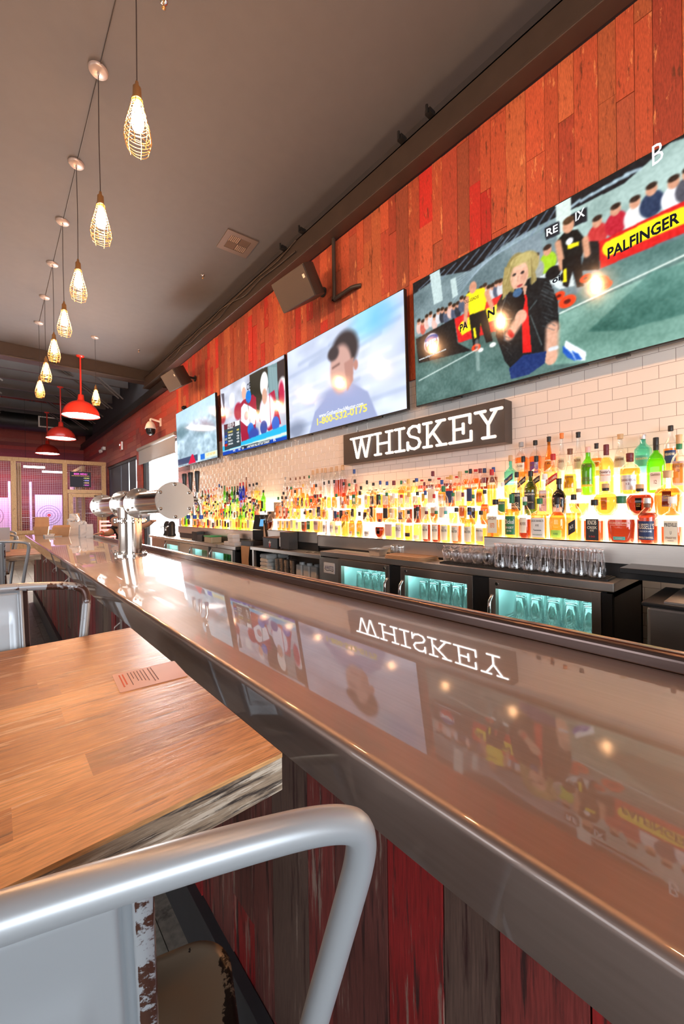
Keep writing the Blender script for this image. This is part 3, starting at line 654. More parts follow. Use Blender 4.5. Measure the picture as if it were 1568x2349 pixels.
I.line(*z1p(893, 650), *z1p(915, 780), .024, (.80, .58, .46)); I.line(*z1p(1040, 630), *z1p(1050, 710), .024, (.80, .58, .46)); I.poly(z1([(915, 740), (1015, 715), (1030, 880), (995, 890), (970, 800), (945, 890), (918, 880)]), (.04, .04, .05))
I.poly(z1([(943, 660), (1008, 640), (1006, 662), (945, 685)]), (.96, .88, .1)); I.poly(z1([(922, 790), (940, 785), (938, 860), (918, 862)]), (.96, .88, .1)); I.ell(*z1p(955, 640), .012, .02, (.9, .9, .9))
for x, y, r in ((940, 965, .028), (895, 935, .02), (1110, 870, .030), (1150, 875, .018), (1040, 840, .018), (445, 1215, .02)): a, b = z1p(x, y); I.ell(a, b, r, r * 1.3, (.92, .25, .10)); I.ell(a, b, r * .4, r * .5, (.35, .06, .04))
I.line(*z1p(895, 1032), *z1p(1700, 655), .006, (.90, .95, .92)); I.line(*z1p(135, 1395), *z1p(450, 1225), .005, (.86, .92, .90)); I.line(*z1p(450, 1180), *z1p(455, 1330), .02, (.75, .82, .80), .4)
I.poly(z1([(930, 1175), (1040, 1240), (1035, 1285), (975, 1285), (915, 1240)]), (.92, .94, .96)); I.poly(z1([(915, 1205), (960, 1245), (985, 1290), (940, 1270), (912, 1240)]), (.10, .32, .70)); I.poly(z1([(960, 1230), (1000, 1250), (1020, 1280), (985, 1282)]), (.10, .32, .70))
I.blur(1)
# reporter
I.poly(z1([(615, 880), (560, 980), (553, 1150), (600, 1290), (632, 1330), (700, 1270), (830, 1255), (895, 1110), (888, 960), (840, 840), (745, 835), (680, 880)]), (.07, .08, .09))
I.poly(z1([(630, 960), (700, 920), (745, 1240), (700, 1245), (650, 1100)]), (.06, .07, .08)); I.poly(z1([(695, 920), (722, 930), (745, 1240), (695, 1245)]), (.85, .10, .10))
I.ell(*z1p(668, 810), .046, .125, (.56, .50, .30)); I.ell(*z1p(712, 775), .052, .09, (.66, .60, .38)); I.poly(z1([(605, 780), (640, 790), (640, 900), (590, 960), (592, 860)]), (.62, .55, .34)); I.poly(z1([(745, 760), (768, 800), (778, 850), (745, 880)]), (.58, .52, .32))
I.ell(*z1p(682, 828), .034, .088, (.86, .66, .56)); I.ell(*z1p(690, 740), .040, .035, (.72, .66, .42)); I.poly(z1([(690, 880), (725, 880), (715, 930), (695, 925)]), (.80, .60, .50))
for ex in (655, 700): I.ell(*z1p(ex, 822 - (ex - 655) * .3), .0075, .009, (.20, .16, .16))
I.ell(*z1p(684, 880), .011, .008, (.62, .22, .22)); I.line(*z1p(676, 830), *z1p(672, 855), .005, (.74, .52, .44))
I.poly(z1([(655, 900), (700, 890), (712, 960), (700, 1010), (675, 1010), (650, 940)]), (.03, .03, .05)); I.ell(*z1p(672, 918), .018, .028, (.25, .38, .52))
I.line(*z1p(690, 1050), *z1p(625, 1150), .045, (.84, .64, .54)); I.ell(*z1p(688, 1048), .022, .045, (.84, .64, .54)); I.line(*z1p(625, 1130), *z1p(640, 1150), .02, (.75, .12, .12))
I.line(*z1p(858, 1110), *z1p(852, 1250), .052, (.84, .64, .54)); I.ell(*z1p(848, 1265), .022, .05, (.84, .64, .54)); I.line(*z1p(845, 1225), *z1p(880, 1215), .016, (.80, .82, .84))
I.poly(z1([(622, 1330), (700, 1255), (825, 1235), (815, 1300), (730, 1360), (632, 1385)]), (.08, .18, .40))
for k in range(5): I.line(*z1p(820 - k * 6, 860 + k * 16), *z1p(870, 880 + k * 20), .003, (.30, .33, .34), .8)
for p, q_ in (((612, 930), (575, 1040)), ((735, 1010), (775, 960)), ((740, 1040), (800, 1200)), ((600, 1060), (640, 1060)), ((580, 1000), (600, 1170))): I.line(*z1p(*p), *z1p(*q_), .005, (.34, .40, .40), .8)
for k in range(16): I.line(*z1p(650 + k * 7, 715 + abs(k - 8) * 3), *z1p(600 + k * 11, 900 - abs(k - 6) * 4), .0028, rq.choice([(.78, .70, .46), (.44, .37, .20), (.66, .58, .36)]), .55 if k < 4 or k > 12 else .0)
for k in range(10): I.line(*z1p(575 + rq.uniform(0, 40), 960 + k * 30), *z1p(615 + rq.uniform(0, 30), 985 + k * 30), .003, (.26, .30, .31), .7); I.line(*z1p(800 + rq.uniform(0, 40), 880 + k * 24), *z1p(850 + rq.uniform(0, 30), 905 + k * 24), .003, (.28, .32, .33), .7)
I.ell(*z1p(664, 845), .010, .022, (.93, .74, .64), .6, soft=.8); I.ell(*z1p(706, 835), .012, .026, (.74, .52, .44), .5, soft=.8); I.ell(*z1p(690, 775), .022, .018, (.93, .76, .66), .5, soft=.8)
I.noise(90, .045, 21, 2); I.blur(2)
t1, s1 = tv('nearest wall television showing a reporter at a strongman event', T1, I)
M_TW = em('screen_white', (.9, .93, .95), .9); M_TK = em('screen_black', (.02, .02, .03), .6); M_TY = em('screen_yellow', (.95, .78, .16), .9)
def t1text(s, a, b, h, m, bold=.02):
    (x0, y0), (x1, y1) = tvxy(T1, *a), tvxy(T1, *b)
    sl = -((y1 - y0) * TVH) / ((x1 - x0) * TVW); tvtext(s1, s, (x0 + x1) / 2, (y0 + y1) / 2, x1 - x0, h, m, sl, bold)
t1text('PALFINGER', (1393, 583), (1558, 497), .062, M_TK, .03)
t1text('PA', (1054, 754), (1072, 743), .055, M_TK, .03); t1text('N', (1118, 722), (1134, 712), .055, M_TK, .03)
t1text('MP', (977, 790), (1000, 780), .04, M_TW, .03); t1text('www.mhpnutrition.com', (960, 826), (1022, 801), .022, M_TW, .01)
t1text('RE', (1254, 536), (1280, 523), .045, M_TW, .02); t1text('IX', (1320, 500), (1342, 486), .05, M_TW, .02); t1text('OLL.LEADIS', (1066, 694), (1098, 680), .022, M_TK, .01)
t1text('B', (1496, 362), (1522, 345), .10, M_TW, .0); t1text('oi.', (1266, 645), (1290, 634), .035, M_TK, .03)

# picture 2: blurred man in front of snow and sky
T2 = 2.305
I = Img(320, 182, (.77, .81, .90))
I.noise(5, .05, 2, 1); I.noise(14, .05, 8, 1)
for k in range(16): I.line(rq.uniform(-.1, .5), .15 + k * .05, rq.uniform(.5, 1.1), .05 + k * .055, .03, rq.choice([(.88, .89, .95), (.60, .66, .76), (.80, .83, .92)]), .45)
I.ell(.75, .10, .12, .16, (.52, .80, .93), .8, soft=.9); I.ell(.86, .12, .10, .14, (.40, .70, .92), .6, soft=.9); I.ell(.08, .92, .10, .10, (.42, .46, .55), .7, soft=.9)
I.poly([(.20, 1.05), (.28, .78), (.42, .66), (.62, .62), (.74, .75), (.82, 1.05)], (.58, .62, .76)); I.ell(.50, .80, .19, .22, (.58, .62, .77), soft=.4)
I.ell(.565, .28, .115, .19, (.22, .19, .20), rot=-.2, soft=.3); I.ell(.53, .44, .093, .235, (.76, .60, .56), rot=.06, soft=.25); I.poly([(.56, .40), (.64, .38), (.63, .60), (.58, .68)], (.68, .50, .46))
I.line(.46, .40, .52, .385, .014, (.38, .27, .26), .8); I.line(.49, .575, .555, .56, .013, (.58, .34, .32), .8); I.ell(.47, .26, .05, .07, (.24, .21, .22), soft=.4); I.ell(.655, .46, .018, .05, (.70, .50, .45))
I.blur(6)
t2, s2 = tv('second wall television from the right, showing a blurred man and a phone number', T2, I)
def tvt(T, sc, s, a, b, h, m, bold=.02):
    (x0, y0), (x1, y1) = tvxy(T, *a), tvxy(T, *b)
    sl = -((y1 - y0) * TVH) / ((x1 - x0) * TVW); tvtext(sc, s, (x0 + x1) / 2, (y0 + y1) / 2, x1 - x0, h, m, sl, bold)
tvt(T2, s2, 'www.GothamStackMaster.com', (730, 954), (831, 925), .045, M_TW, .02); tvt(T2, s2, '1-800-532-0175', (725, 968), (840, 934), .075, M_TY, .03)

# picture 3: hockey bench with a score board
T3 = 4.25
def z3(pts): return [tvxy(T3, 500 + x / 8.711, 840 + y / 8.711) for x, y in pts]
def z3p(x, y): return z3([(x, y)])[0]
I = Img(320, 182, (.72, .74, .80)); I.noise(12, .10, 6)
I.poly(z3([(640, 180), (850, 60), (1000, 0), (1010, 400), (860, 900), (760, 1000), (650, 600)]), (.16, .16, .13)); I.poly(z3([(1000, 0), (1190, -80), (1210, 700), (1020, 650)]), (.42, .54, .56)); I.poly(z3([(1190, -80), (1340, -160), (1340, 500), (1210, 700)]), (.20, .16, .17))
for k in range(7): I.line(*z3p(1040 + k * 22, 20), *z3p(1050 + k * 22, 600), .006, (.70, .80, .82), .6)
I.poly(z3([(20, 560), (130, 540), (130, 1100), (30, 1100)]), (.35, .33, .38)); I.line(*z3p(50, 560), *z3p(110, 960), .04, (.8, .8, .85))
for x, y in ((280, 680), (1290, 380)): I.ell(*z3p(x, y), .05, .10, (.90, .91, .92), soft=.4)
I.ell(*z3p(400, 900), .07, .12, (.62, .10, .24), soft=.3); I.ell(*z3p(90, 1020), .06, .10, (.62, .20, .26), soft=.4); I.ell(*z3p(1270, 560), .035, .16, (.72, .12, .28), soft=.4)
I.poly(z3([(440, 1300), (440, 760), (500, 680), (700, 560), (760, 620), (770, 900), (740, 1200), (800, 1500), (460, 1560)]), (.60, .10, .22)); I.poly(z3([(460, 830), (520, 740), (640, 800), (760, 880), (730, 1160), (560, 1200), (450, 1100)]), (.88, .89, .93)); I.ell(*z3p(560, 990), .035, .06, (.62, .30, .36), .6)
I.ell(*z3p(515, 420), .040, .070, (.93, .93, .93)); I.ell(*z3p(520, 540), .033, .085, (.88, .66, .58)); I.ell(*z3p(610, 610), .043, .085, (.06, .45, .80)); I.line(*z3p(590, 700), *z3p(640, 1200), .008, (.25, .3, .3)); I.ell(*z3p(640, 1260), .050, .085, (.08, .42, .78)); I.ell(*z3p(700, 1370), .08, .09, (.20, .28, .62), soft=.4)
I.poly(z3([(820, 1100), (840, 760), (900, 640), (1130, 470), (1160, 700), (1250, 1150), (1000, 1300)]), (.66, .12, .26)); I.ell(*z3p(970, 900), .105, .21, (.86, .87, .93), soft=.2); I.ell(*z3p(925, 350), .055, .15, (.92, .93, .92), rot=.1); I.ell(*z3p(930, 600), .035, .10, (.80, .62, .54), soft=.3)
I.ell(*z3p(1140, 1150), .05, .09, (.20, .38, .75)); I.ell(*z3p(900, 1230), .05, .09, (.22, .30, .60)); I.line(*z3p(1030, 560), *z3p(1045, 1200), .007, (.7, .1, .15))
I.poly(z3([(440, 1520), (1350, 1170), (1360, 1350), (1360, 1400), (70, 1740), (60, 1620)]), (.15, .68, .86)); I.poly(z3([(60, 1715), (1360, 1310), (1360, 1375), (65, 1780)]), (.80, .86, .82)); I.poly(z3([(60, 1730), (1362, 1390), (1366, 1500), (60, 1825)]), (.04, .26, .66)); I.poly(z3([(440, 1610), (1020, 1470), (1022, 1530), (445, 1670)]), (.10, .16, .22))
I.blur(2)
I.poly(z3([(110, 1180), (330, 1115), (440, 1085), (440, 1590), (115, 1690)]), (.19, .25, .28)); I.poly(z3([(110, 1175), (320, 1110), (320, 1210), (112, 1275)]), (.35, .12, .18)); I.poly(z3([(330, 1105), (420, 1080), (420, 1175), (330, 1205)]), (.92, .92, .92))
for k, c in enumerate(((.2, .2, .4), (.12, .3, .6), (.5, .55, .6), (.1, .3, .7), (.7, .1, .12))): I.poly(z3([(120, 1330 + k * 60), (170, 1316 + k * 60), (170, 1362 + k * 60), (120, 1376 + k * 60)]), c)
t3, s3 = tv('third wall television from the right, showing hockey players on a bench', T3, I)
z3t = lambda x, y: (500 + x / 8.711, 840 + y / 8.711)
for s_, a, b, h, m in (('ODDS TO', (190, 1165), (310, 1132), .028, M_TW), ('STANLEY CUP', (185, 1205), (315, 1170), .028, M_TW), ('FAVORITE', (185, 1248), (290, 1220), .024, M_TW), ('COLORADO', (190, 1325), (285, 1298), .026, M_TY), ('TAMPA BAY', (190, 1385), (290, 1356), .026, M_TW), ('VEGAS', (190, 1440), (245, 1425), .026, M_TW), ('TORONTO', (190, 1505), (280, 1478), .026, M_TW), ('CAROLINA', (190, 1562), (285, 1536), .026, M_TW),
                       ('+400', (360, 1275), (410, 1260), .028, M_TY), ('+675', (360, 1335), (410, 1322), .028, M_TW), ('+700', (360, 1395), (410, 1382), .028, M_TW), ('+775', (360, 1450), (410, 1437), .028, M_TW), ('+850', (360, 1510), (410, 1497), .028, M_TW),
                       ('A. MATTHEWS WILL NOT PLAY TONIGHT', (560, 1615), (1010, 1500), .032, M_TW), ('TOR', (455, 1645), (500, 1633), .03, M_TW), ('NYC', (285, 1690), (330, 1680), .026, M_TW), ('TOR', (385, 1665), (430, 1655), .026, M_TW), ('CIE', (585, 430), (655, 380), .09, M_TK), ('NHL', (1085, 1465), (1135, 1450), .05, M_TW)):
    tvt(T3, s3, s_, z3t(*a), z3t(*b), h, m, .02)

# picture 4: pale snow scene
T4 = 6.33
I = Img(240, 136, (.66, .76, .82)); I.noise(4, .08, 11); I.noise(16, .12, 12); I.noise(34, .08, 13)
I.poly([(0, 0), (1, 0), (1, .30), (.5, .26), (0, .34)], (.72, .84, .90), .8); I.ell(.15, .38, .18, .12, (.30, .42, .46), .7, soft=.8); I.ell(.75, .48, .22, .09, (.32, .42, .46), .6, soft=.9); I.ell(.35, .66, .12, .16, (.50, .60, .66), .6, soft=.9)
I.blur(4); I.poly([(0, .86), (.55, .86), (.55, .97), (0, .97)], (.22, .28, .40)); I.poly([(.62, .88), (.72, .88), (.72, .97), (.62, .97)], (.12, .42, .80)); I.poly([(.73, .88), (1, .88), (1, .97), (.73, .97)], (.82, .88, .78)); I.poly([(.30, .99), (.40, .84), (.44, .84), (.5, .99)], (.80, .10, .25)); I.blur(1)
t4, s4 = tv('farthest wall television showing a pale snowy scene by the door', T4, I)
tvtext(s4, 'IS LEFT AND NEAR', .86, .915, .2, .04, em('screen_orange', (.95, .5, .05), .9))

# ------------------------------------------------------------------ lit WHISKEY sign
sg = thing('whiskey_sign', 'dark box sign with glowing white WHISKEY letters above the bottles', 'sign', (2.86, 2.285, 2.03))
mb = MB(); mb.box((-.06, -.885, -.158), (.055, .885, .158)); mb.build('sign_box', pm('dark_bronze_sign', (.06, .045, .038), .45, var=.1), sg, bevel=.003)
mb = MB(); mb.tube([(0, .72, .155), (-.02, .70, .185)], .004, 6); mb.build('cable_stub', M_BLACK, sg)
GL = {'W': [[(-.02, 1), (.30, 1)], [(.10, 1), (.28, 0), (.32, 0), (.50, .92), (.68, 0), (.72, 0), (.90, 1)], [(.36, 1), (.64, 1)], [(.70, 1), (1.02, 1)]],
      'H': [[(.0, 1), (.34, 1)], [(.17, 1), (.17, 0)], [(0, 0), (.34, 0)], [(.66, 1), (1, 1)], [(.83, 1), (.83, 0)], [(.66, 0), (1, 0)], [(.17, .5), (.83, .5)]],
      'I': [[(.05, 1), (.95, 1)], [(.5, 1), (.5, 0)], [(.05, 0), (.95, 0)]],
      'S': [[(.90, 1), (.90, .70)], [(.90, .82), (.72, .97), (.45, 1), (.18, .92), (.08, .74), (.22, .58), (.5, .51), (.80, .42), (.94, .24), (.82, .07), (.52, 0), (.25, .05), (.06, .20)], [(.04, .32), (.04, 0)]],
      'K': [[(0, 1), (.36, 1)], [(.18, 1), (.18, 0)], [(0, 0), (.36, 0)], [(.60, 1), (.95, 1)], [(.80, 1), (.24, .40)], [(.42, .58), (.80, 0)], [(.60, 0), (1, 0)]],
      'E': [[(0, 1), (.92, 1), (.92, .68)], [(.20, 1), (.20, 0)], [(0, 0), (.96, 0), (.96, .34)], [(.20, .5), (.62, .5)], [(.62, .68), (.62, .32)]],
      'Y': [[(0, 1), (.38, 1)], [(.18, 1), (.5, .48), (.82, 1)], [(.62, 1), (1, 1)], [(.5, .48), (.5, 0)], [(.28, 0), (.74, 0)]]}
spans = [('W', 3.035, 2.735), ('H', 2.70, 2.475), ('I', 2.445, 2.33), ('S', 2.30, 2.15), ('K', 2.12, 1.895), ('E', 1.86, 1.66), ('Y', 1.63, 1.42)]
M_NEON = em('white_neon', (1, .97, .95), 6.0); M_NEDGE = em('neon_letter_edge', (1, .78, .66), .9)
for ch, ya, yb in spans:
    g = MB(); e = MB(); zb, zt = 1.925, 2.125
    for st in GL[ch]:
        pts = [(-.072, ya + (yb - ya) * x - 2.285, zb + (zt - zb) * z - 2.03) for x, z in st]
        for a, b in zip(pts, pts[1:]):
            g.cyl(a, b, .0075, n=10); A = Vector(a) + Vector((.010, 0, 0)); B = Vector(b) + Vector((.010, 0, 0)); e.cyl(A, B, .0125, n=12)
        for a in pts:
            g.lathe([(0, -.0085), (.006, -.006), (.0085, 0), (.006, .006), (0, .0085)], 10, a); e.lathe([(0, -.0135), (.0095, -.0095), (.0135, 0), (.0095, .0095), (0, .0135)], 12, Vector(a) + Vector((.010, 0, 0)))
    lo = e.build('letter', M_NEDGE, sg); lo['label'] = 'glowing letter ' + ch; g.build('neon_tube', M_NEON, lo)

# ------------------------------------------------------------------ back bar: lit tiered shelves
M_GLOW = em('lit_acrylic_shelf', SHELF_C, SHELF_E); M_RISER = em('lit_acrylic_riser', SHELF_C, SHELF_E * .42)
TIER_X = (2.49, 2.60, 2.70, 2.80); TIER_C = (2.548, 2.652, 2.752, 2.862)
SECT = {}
def shelf(key, lab, y0, y1, z0, steps=(0, .145, .265, .385), face=.105):
    t = thing('lit_bottle_shelf', lab, 'shelf', (2.7, (y0 + y1) / 2, z0 - face), 0, 'lit bottle shelves')
    SECT[key] = [z0 + s for s in steps]
    mb = MB(); mb.box((2.485, y0, z0 - face), (2.490, y1, z0 + .006)); mb.box((2.485, y0, z0 + .0), (2.50, y1, z0 + .006)); shifted(mb, t).build('steel_face', M_STEEL, t)
    for i, s in enumerate(steps):
        x1 = TIER_X[i + 1] if i < 3 else WX - .003
        mb = MB(); mb.box((TIER_X[i] + .004, y0 + .006, z0 + s - .012), (x1 + .004, y1 - .006, z0 + s)); shifted(mb, t).build('lit_step', M_GLOW, t)
        if i < 3: mb = MB(); mb.box((x1, y0 + .006, z0 + s), (x1 + .004, y1 - .006, z0 + steps[i + 1] - .012)); shifted(mb, t).build('lit_riser', M_RISER, t)
    pts = [(2.487, z0 - face)]
    for i, s in enumerate(steps): pts += [(TIER_X[i], z0 + s), ((TIER_X[i + 1] if i < 3 else WX - .004), z0 + s)]
    pts += [(WX - .004, z0 - face)]
    for y in (y0, y1 - .005):
        mb = MB(); prof_y(mb, pts, y, y + .005); shifted(mb, t).build('end_panel', M_STEEL, t)
    return t
shelf('R', 'lit tiered bottle shelf at the right, above the upturned mugs', -.9, 1.395, 1.20)
shelf('M', 'lit tiered bottle shelf in the middle under the sign', 1.405, 3.225, 1.14, (0, .14, .27, .40))
shelf('N', 'lit tiered bottle shelf behind the black napkin caddy', 3.235, 4.29, 1.165, (0, .13, .25, .375))
shelf('L', 'lit tiered bottle shelf at the far left behind the tap tower', 4.575, 7.30, 1.14, (0, .13, .25, .37))

# ------------------------------------------------------------------ bottles
# outline (radius, height), section squareness, depth ratio, cap from, label from/to, neck radius
BT = {
 'round': ([(.0, 0), (.92, 0), (1, .02), (1, .56), (.95, .63), (.70, .70), (.40, .755), (.33, .80), (.32, .93)], 2.0, 1.0, .88, (.14, .48), .36),
 'square': ([(0, 0), (.94, 0), (1, .02), (1, .58), (.96, .62), (.62, .67), (.34, .71), (.31, .80), (.31, .93)], 5.0, .95, .86, (.12, .50), .36),
 'flat': ([(0, 0), (.90, 0), (.98, .03), (1, .45), (.97, .56), (.72, .66), (.34, .73), (.26, .80), (.26, .93)], 3.6, .55, .86, (.14, .48), .30),
 'slim': ([(0, 0), (.94, 0), (1, .015), (1, .60), (.90, .68), (.55, .77), (.38, .84), (.36, .94)], 2.0, 1.0, .84, (.16, .44), .42),
 'pear': ([(0, 0), (.80, 0), (.92, .02), (1, .12), (.98, .28), (.72, .50), (.42, .66), (.30, .78), (.30, .93)], 2.0, 1.0, .88, (.10, .38), .35),
 'bell': ([(0, 0), (.86, 0), (.92, .03), (1, .40), (.96, .52), (.70, .62), (.34, .69), (.30, .78), (.30, .93)], 2.4, .8, .84, (.12, .46), .34),
 'globe': ([(0, 0), (.50, 0), (.60, .03), (.88, .20), (1, .42), (.96, .55), (.70, .68), (.30, .74), (.24, .80), (.24, .93)], 3.2, .6, .86, (.20, .55), .29),
 'long': ([(0, 0), (.92, 0), (1, .015), (1, .42), (.86, .52), (.46, .66), (.34, .76), (.33, .94)], 2.0, 1.0, .88, (.12, .38), .38),
 'wine': ([(0, 0), (.94, 0), (1, .015), (1, .56), (.86, .64), (.46, .72), (.38, .78), (.37, .99)], 2.0, 1.0, .78, (.20, .46), .41),
 'decanter': ([(0, 0), (.95, 0), (1, .04), (1, .40), (.80, .50), (.36, .58), (.28, .66), (.28, .80)], 4.0, .8, .74, (.08, .30), .40),
}
def rad(ty, th, z):
    prof, e, d = BT[ty][0], BT[ty][1], BT[ty][2]
    r = prof[-1][0]
    for (r0, z0), (r1, z1_) in zip(prof, prof[1:]):
        if z0 <= z <= z1_ and z1_ > z0: r = r0 + (r1 - r0) * (z - z0) / (z1_ - z0); break
    k = max(0, min(1, (r - .45) / .5)); ee = 2 + (e - 2) * k; dd = 1 + (d - 1) * max(0, min(1, (r - .3) / .5))
    c, s_ = abs(math.cos(th)), abs(math.sin(th))
    return r / ((c / dd) ** ee + s_ ** ee + 1e-12) ** (1 / ee)
_bm = {}
def bottle_mesh(kind, ty, mat, fill=0, n=20, *a):
    key = (kind, ty, mat.name, fill, n) + a
    if key in _bm: return _bm[key]
    mb = MB(); prof = BT[ty][0]
    def ringz(z, f=1.0): return [(rad(ty, 2 * math.pi * k / n, z) * f * math.cos(2 * math.pi * k / n), rad(ty, 2 * math.pi * k / n, z) * f * math.sin(2 * math.pi * k / n), z) for k in range(n)]
    def skin(rs, smooth=True): mb.add([p for r in rs for p in r], [(i * n + k, i * n + (k + 1) % n, (i + 1) * n + (k + 1) % n, (i + 1) * n + k) for i in range(len(rs) - 1) for k in range(n)], smooth)
    zs = sorted(set([p[1] for p in prof] + [fill] + [.30, .40, .66]))
    if kind == 'liquid':
        zz = [z for z in zs if .02 <= z <= fill]; rs = [ringz(z) for z in zz]; rs = [[(x * .93, y * .93, 0) for x, y, z in rs[0]]] + rs
        skin(rs); mb.add(rs[-1], [list(range(n))], False); mb.add(rs[0], [list(range(n))[::-1]], False)
    elif kind == 'glass':
        zz = [z for z in zs if fill <= z <= prof[-1][1]]; skin([ringz(z + (.002 if z == fill else 0)) for z in zz])
    elif kind == 'cap':
        c0 = BT[ty][3]; r = BT[ty][5]; mb.lathe([(r * .98, c0), (r * 1.08, c0 + .004), (r * 1.05, .992), (r * .9, 1.0), (0, 1.0)], n)
        if ty in ('bell', 'pear'): mb.lathe([(r * 1.12, .965), (r * 1.16, .97), (r * 1.14, .998), (0, 1.0)], n)
    elif kind == 'label':
        z0, z1_, w, slant = a[:4]; off = a[4] if len(a) > 4 else 0; m = 12
        for j in range(1):
            vs = []
            for jj in (0, 1):
                for i in range(m + 1):
                    x = -w + 2 * w * i / m; th = math.pi + x + off; z = (z0, z1_)[jj] + slant * x; r = rad(ty, th, z) * 1.012; vs.append((r * math.cos(th), r * math.sin(th), z))
            mb.add(vs, [(i + 1, i, m + 1 + i, m + 2 + i) for i in range(m)], True)
    elif kind == 'neck':
        c0 = BT[ty][3]; r = BT[ty][5]; mb.lathe([(r * 1.0, c0 - .09), (r * 1.03, c0 - .085), (r * 1.03, c0), (r, c0)], n)
    elif kind == 'text':
        s_, zc, hh, w, slant, wr_ = a; vs, fs = text_raw(s_, .012)
        out = []
        for x, y in vs:
            th = math.pi + x * 2 * w; z = zc + y * hh + slant * x * 2 * w; r = rad(ty, th, z) * wr_; out.append((r * math.cos(th), r * math.sin(th), z))
        mb.add(out, fs, False)
    me = mb.data(kind, mat); _bm[key] = me; return me
LQ = {'amber': ((1.0, .60, .22), .25), 'deep amber': ((.92, .42, .14), .2), 'dark red': ((.40, .13, .08), .15), 'orange': ((1.0, .56, .20), .25), 'golden': ((1.0, .80, .34), .3), 'clear': ((.97, .97, .97), .06), 'green': ((.35, .85, .05), .3),
      'dark green': ((.20, .30, .05), .2), 'black': ((.02, .015, .012), .02), 'teal': ((.30, .85, .75), .7), 'blue': ((.03, .14, .85), .3), 'red': ((.72, .27, .14), .2), 'yellow': ((1.0, .92, .30), .6), 'pink': ((1.0, .62, .50), .5)}
def liq(n): c, t = LQ[n]; return glassy('liquid_' + n.replace(' ', '_'), c, .97, .22, t)
def gls(n): return glassy('bottle_glass_' + n, {'clear': (.97, .98, .97), 'green': (.35, .80, .12), 'dark green': (.16, .30, .06), 'black': (.02, .02, .02), 'blue': (.05, .2, .9), 'teal': (.35, .85, .78), 'amber': (.75, .45, .12), 'pale': (1, .95, .8), 'deep amber': (.8, .4, .12), 'dark red': (.6, .2, .1)}.get(n, (.97, .98, .97)), .97, .25, .0 if n == 'clear' else .3)
CC = {'black': (.015, .013, .013), 'red': (.50, .02, .02), 'cork': (.62, .40, .22), 'white': (.80, .78, .75), 'green': (.02, .18, .07), 'blue': (.03, .08, .30), 'gold': (.70, .45, .12), 'dark red': (.16, .02, .03), 'brown': (.20, .08, .04), 'cream': (.86, .78, .62), 'yellow': (.85, .60, .06), 'lime': (.42, .72, .10), 'teal': (.10, .50, .45), 'orange': (.80, .22, .04), 'grey': (.35, .35, .36), 'silver': (.7, .7, .72), 'navy': (.02, .04, .13), 'purple': (.15, .05, .25), 'pink': (.85, .55, .50), 'clear': (.9, .9, .88)}
def cm(n): return pm('paint_' + n.replace(' ', '_'), CC[n], .42, metal=.0 if n != 'silver' else .8)
BOT = []
def bottle(sec, tier, Y, H, R, ty, lq, cap, lab, label, fill=.50, glass='clear', texts=(), lz=None, lw=.85, slant=0.0, neck=None, rz=0.0, n=18, group=None, X=None):
    z = SECT[sec][tier]
    t = thing('liquor_bottle', label, 'bottle', (X or TIER_C[tier], Y, z), rz, group); t.scale = (R, R, H)
    if lq != 'none' and fill > .03: link('liquid', bottle_mesh('liquid', ty, liq(lq), fill, n), t)
    link('bottle_glass', bottle_mesh('glass', ty, gls(glass), fill, n), t)
    link('cap', bottle_mesh('cap', ty, cm(cap), 0, n), t)
    if neck: link('neck_band', bottle_mesh('neck', ty, cm(neck), 0, n), t)
    if lab:
        z0, z1_ = lz or BT[ty][4]; lo = link('paper_label', bottle_mesh('label', ty, cm(lab), 0, n, z0, z1_, lw, slant), t)
        for tx in texts:
            s_, fz, fh, fw_, col = tx
            link('label_print', bottle_mesh('text', ty, cm(col), 0, n, s_, z0 + (z1_ - z0) * fz, (z1_ - z0) * fh, lw * fw_, slant, 1.024), lo)
    elif texts:
        z0, z1_ = BT[ty][4]
        for s_, fz, fh, fw_, col in texts: link('label_print', bottle_mesh('text', ty, cm(col), 0, n, s_, z0 + (z1_ - z0) * fz, (z1_ - z0) * fh, lw * fw_, 0, 1.02), t)
    BOT.append((sec, tier, Y, R)); return t
def fitb(sec, tier, ox, oy, sc, xc, top, wpx, X=None):
    """height, radius and place along the shelf of a bottle seen in the photo"""
    X = X or TIER_C[tier]; u = ox + xc / sc; v = oy + top / sc; p = un(u, v, 'X', X); zc = (p - CAMP).dot(fw); tt = (u - CX) / F_PX
    return p.y, p.z - SECT[sec][tier], .5 * (wpx / sc) * zc / F_PX / math.sqrt(1 + tt * tt)
S4 = (1100, 960, 3.35)
def r4(tier, xc, top, w, ty, lq, cap, lab, label, wide=1.0, **k):
    y, h, r = fitb('R', tier, *S4, xc, top, w); return bottle('R', tier, y, h, r * wide, ty, lq, cap, lab, label, n=28, **k)
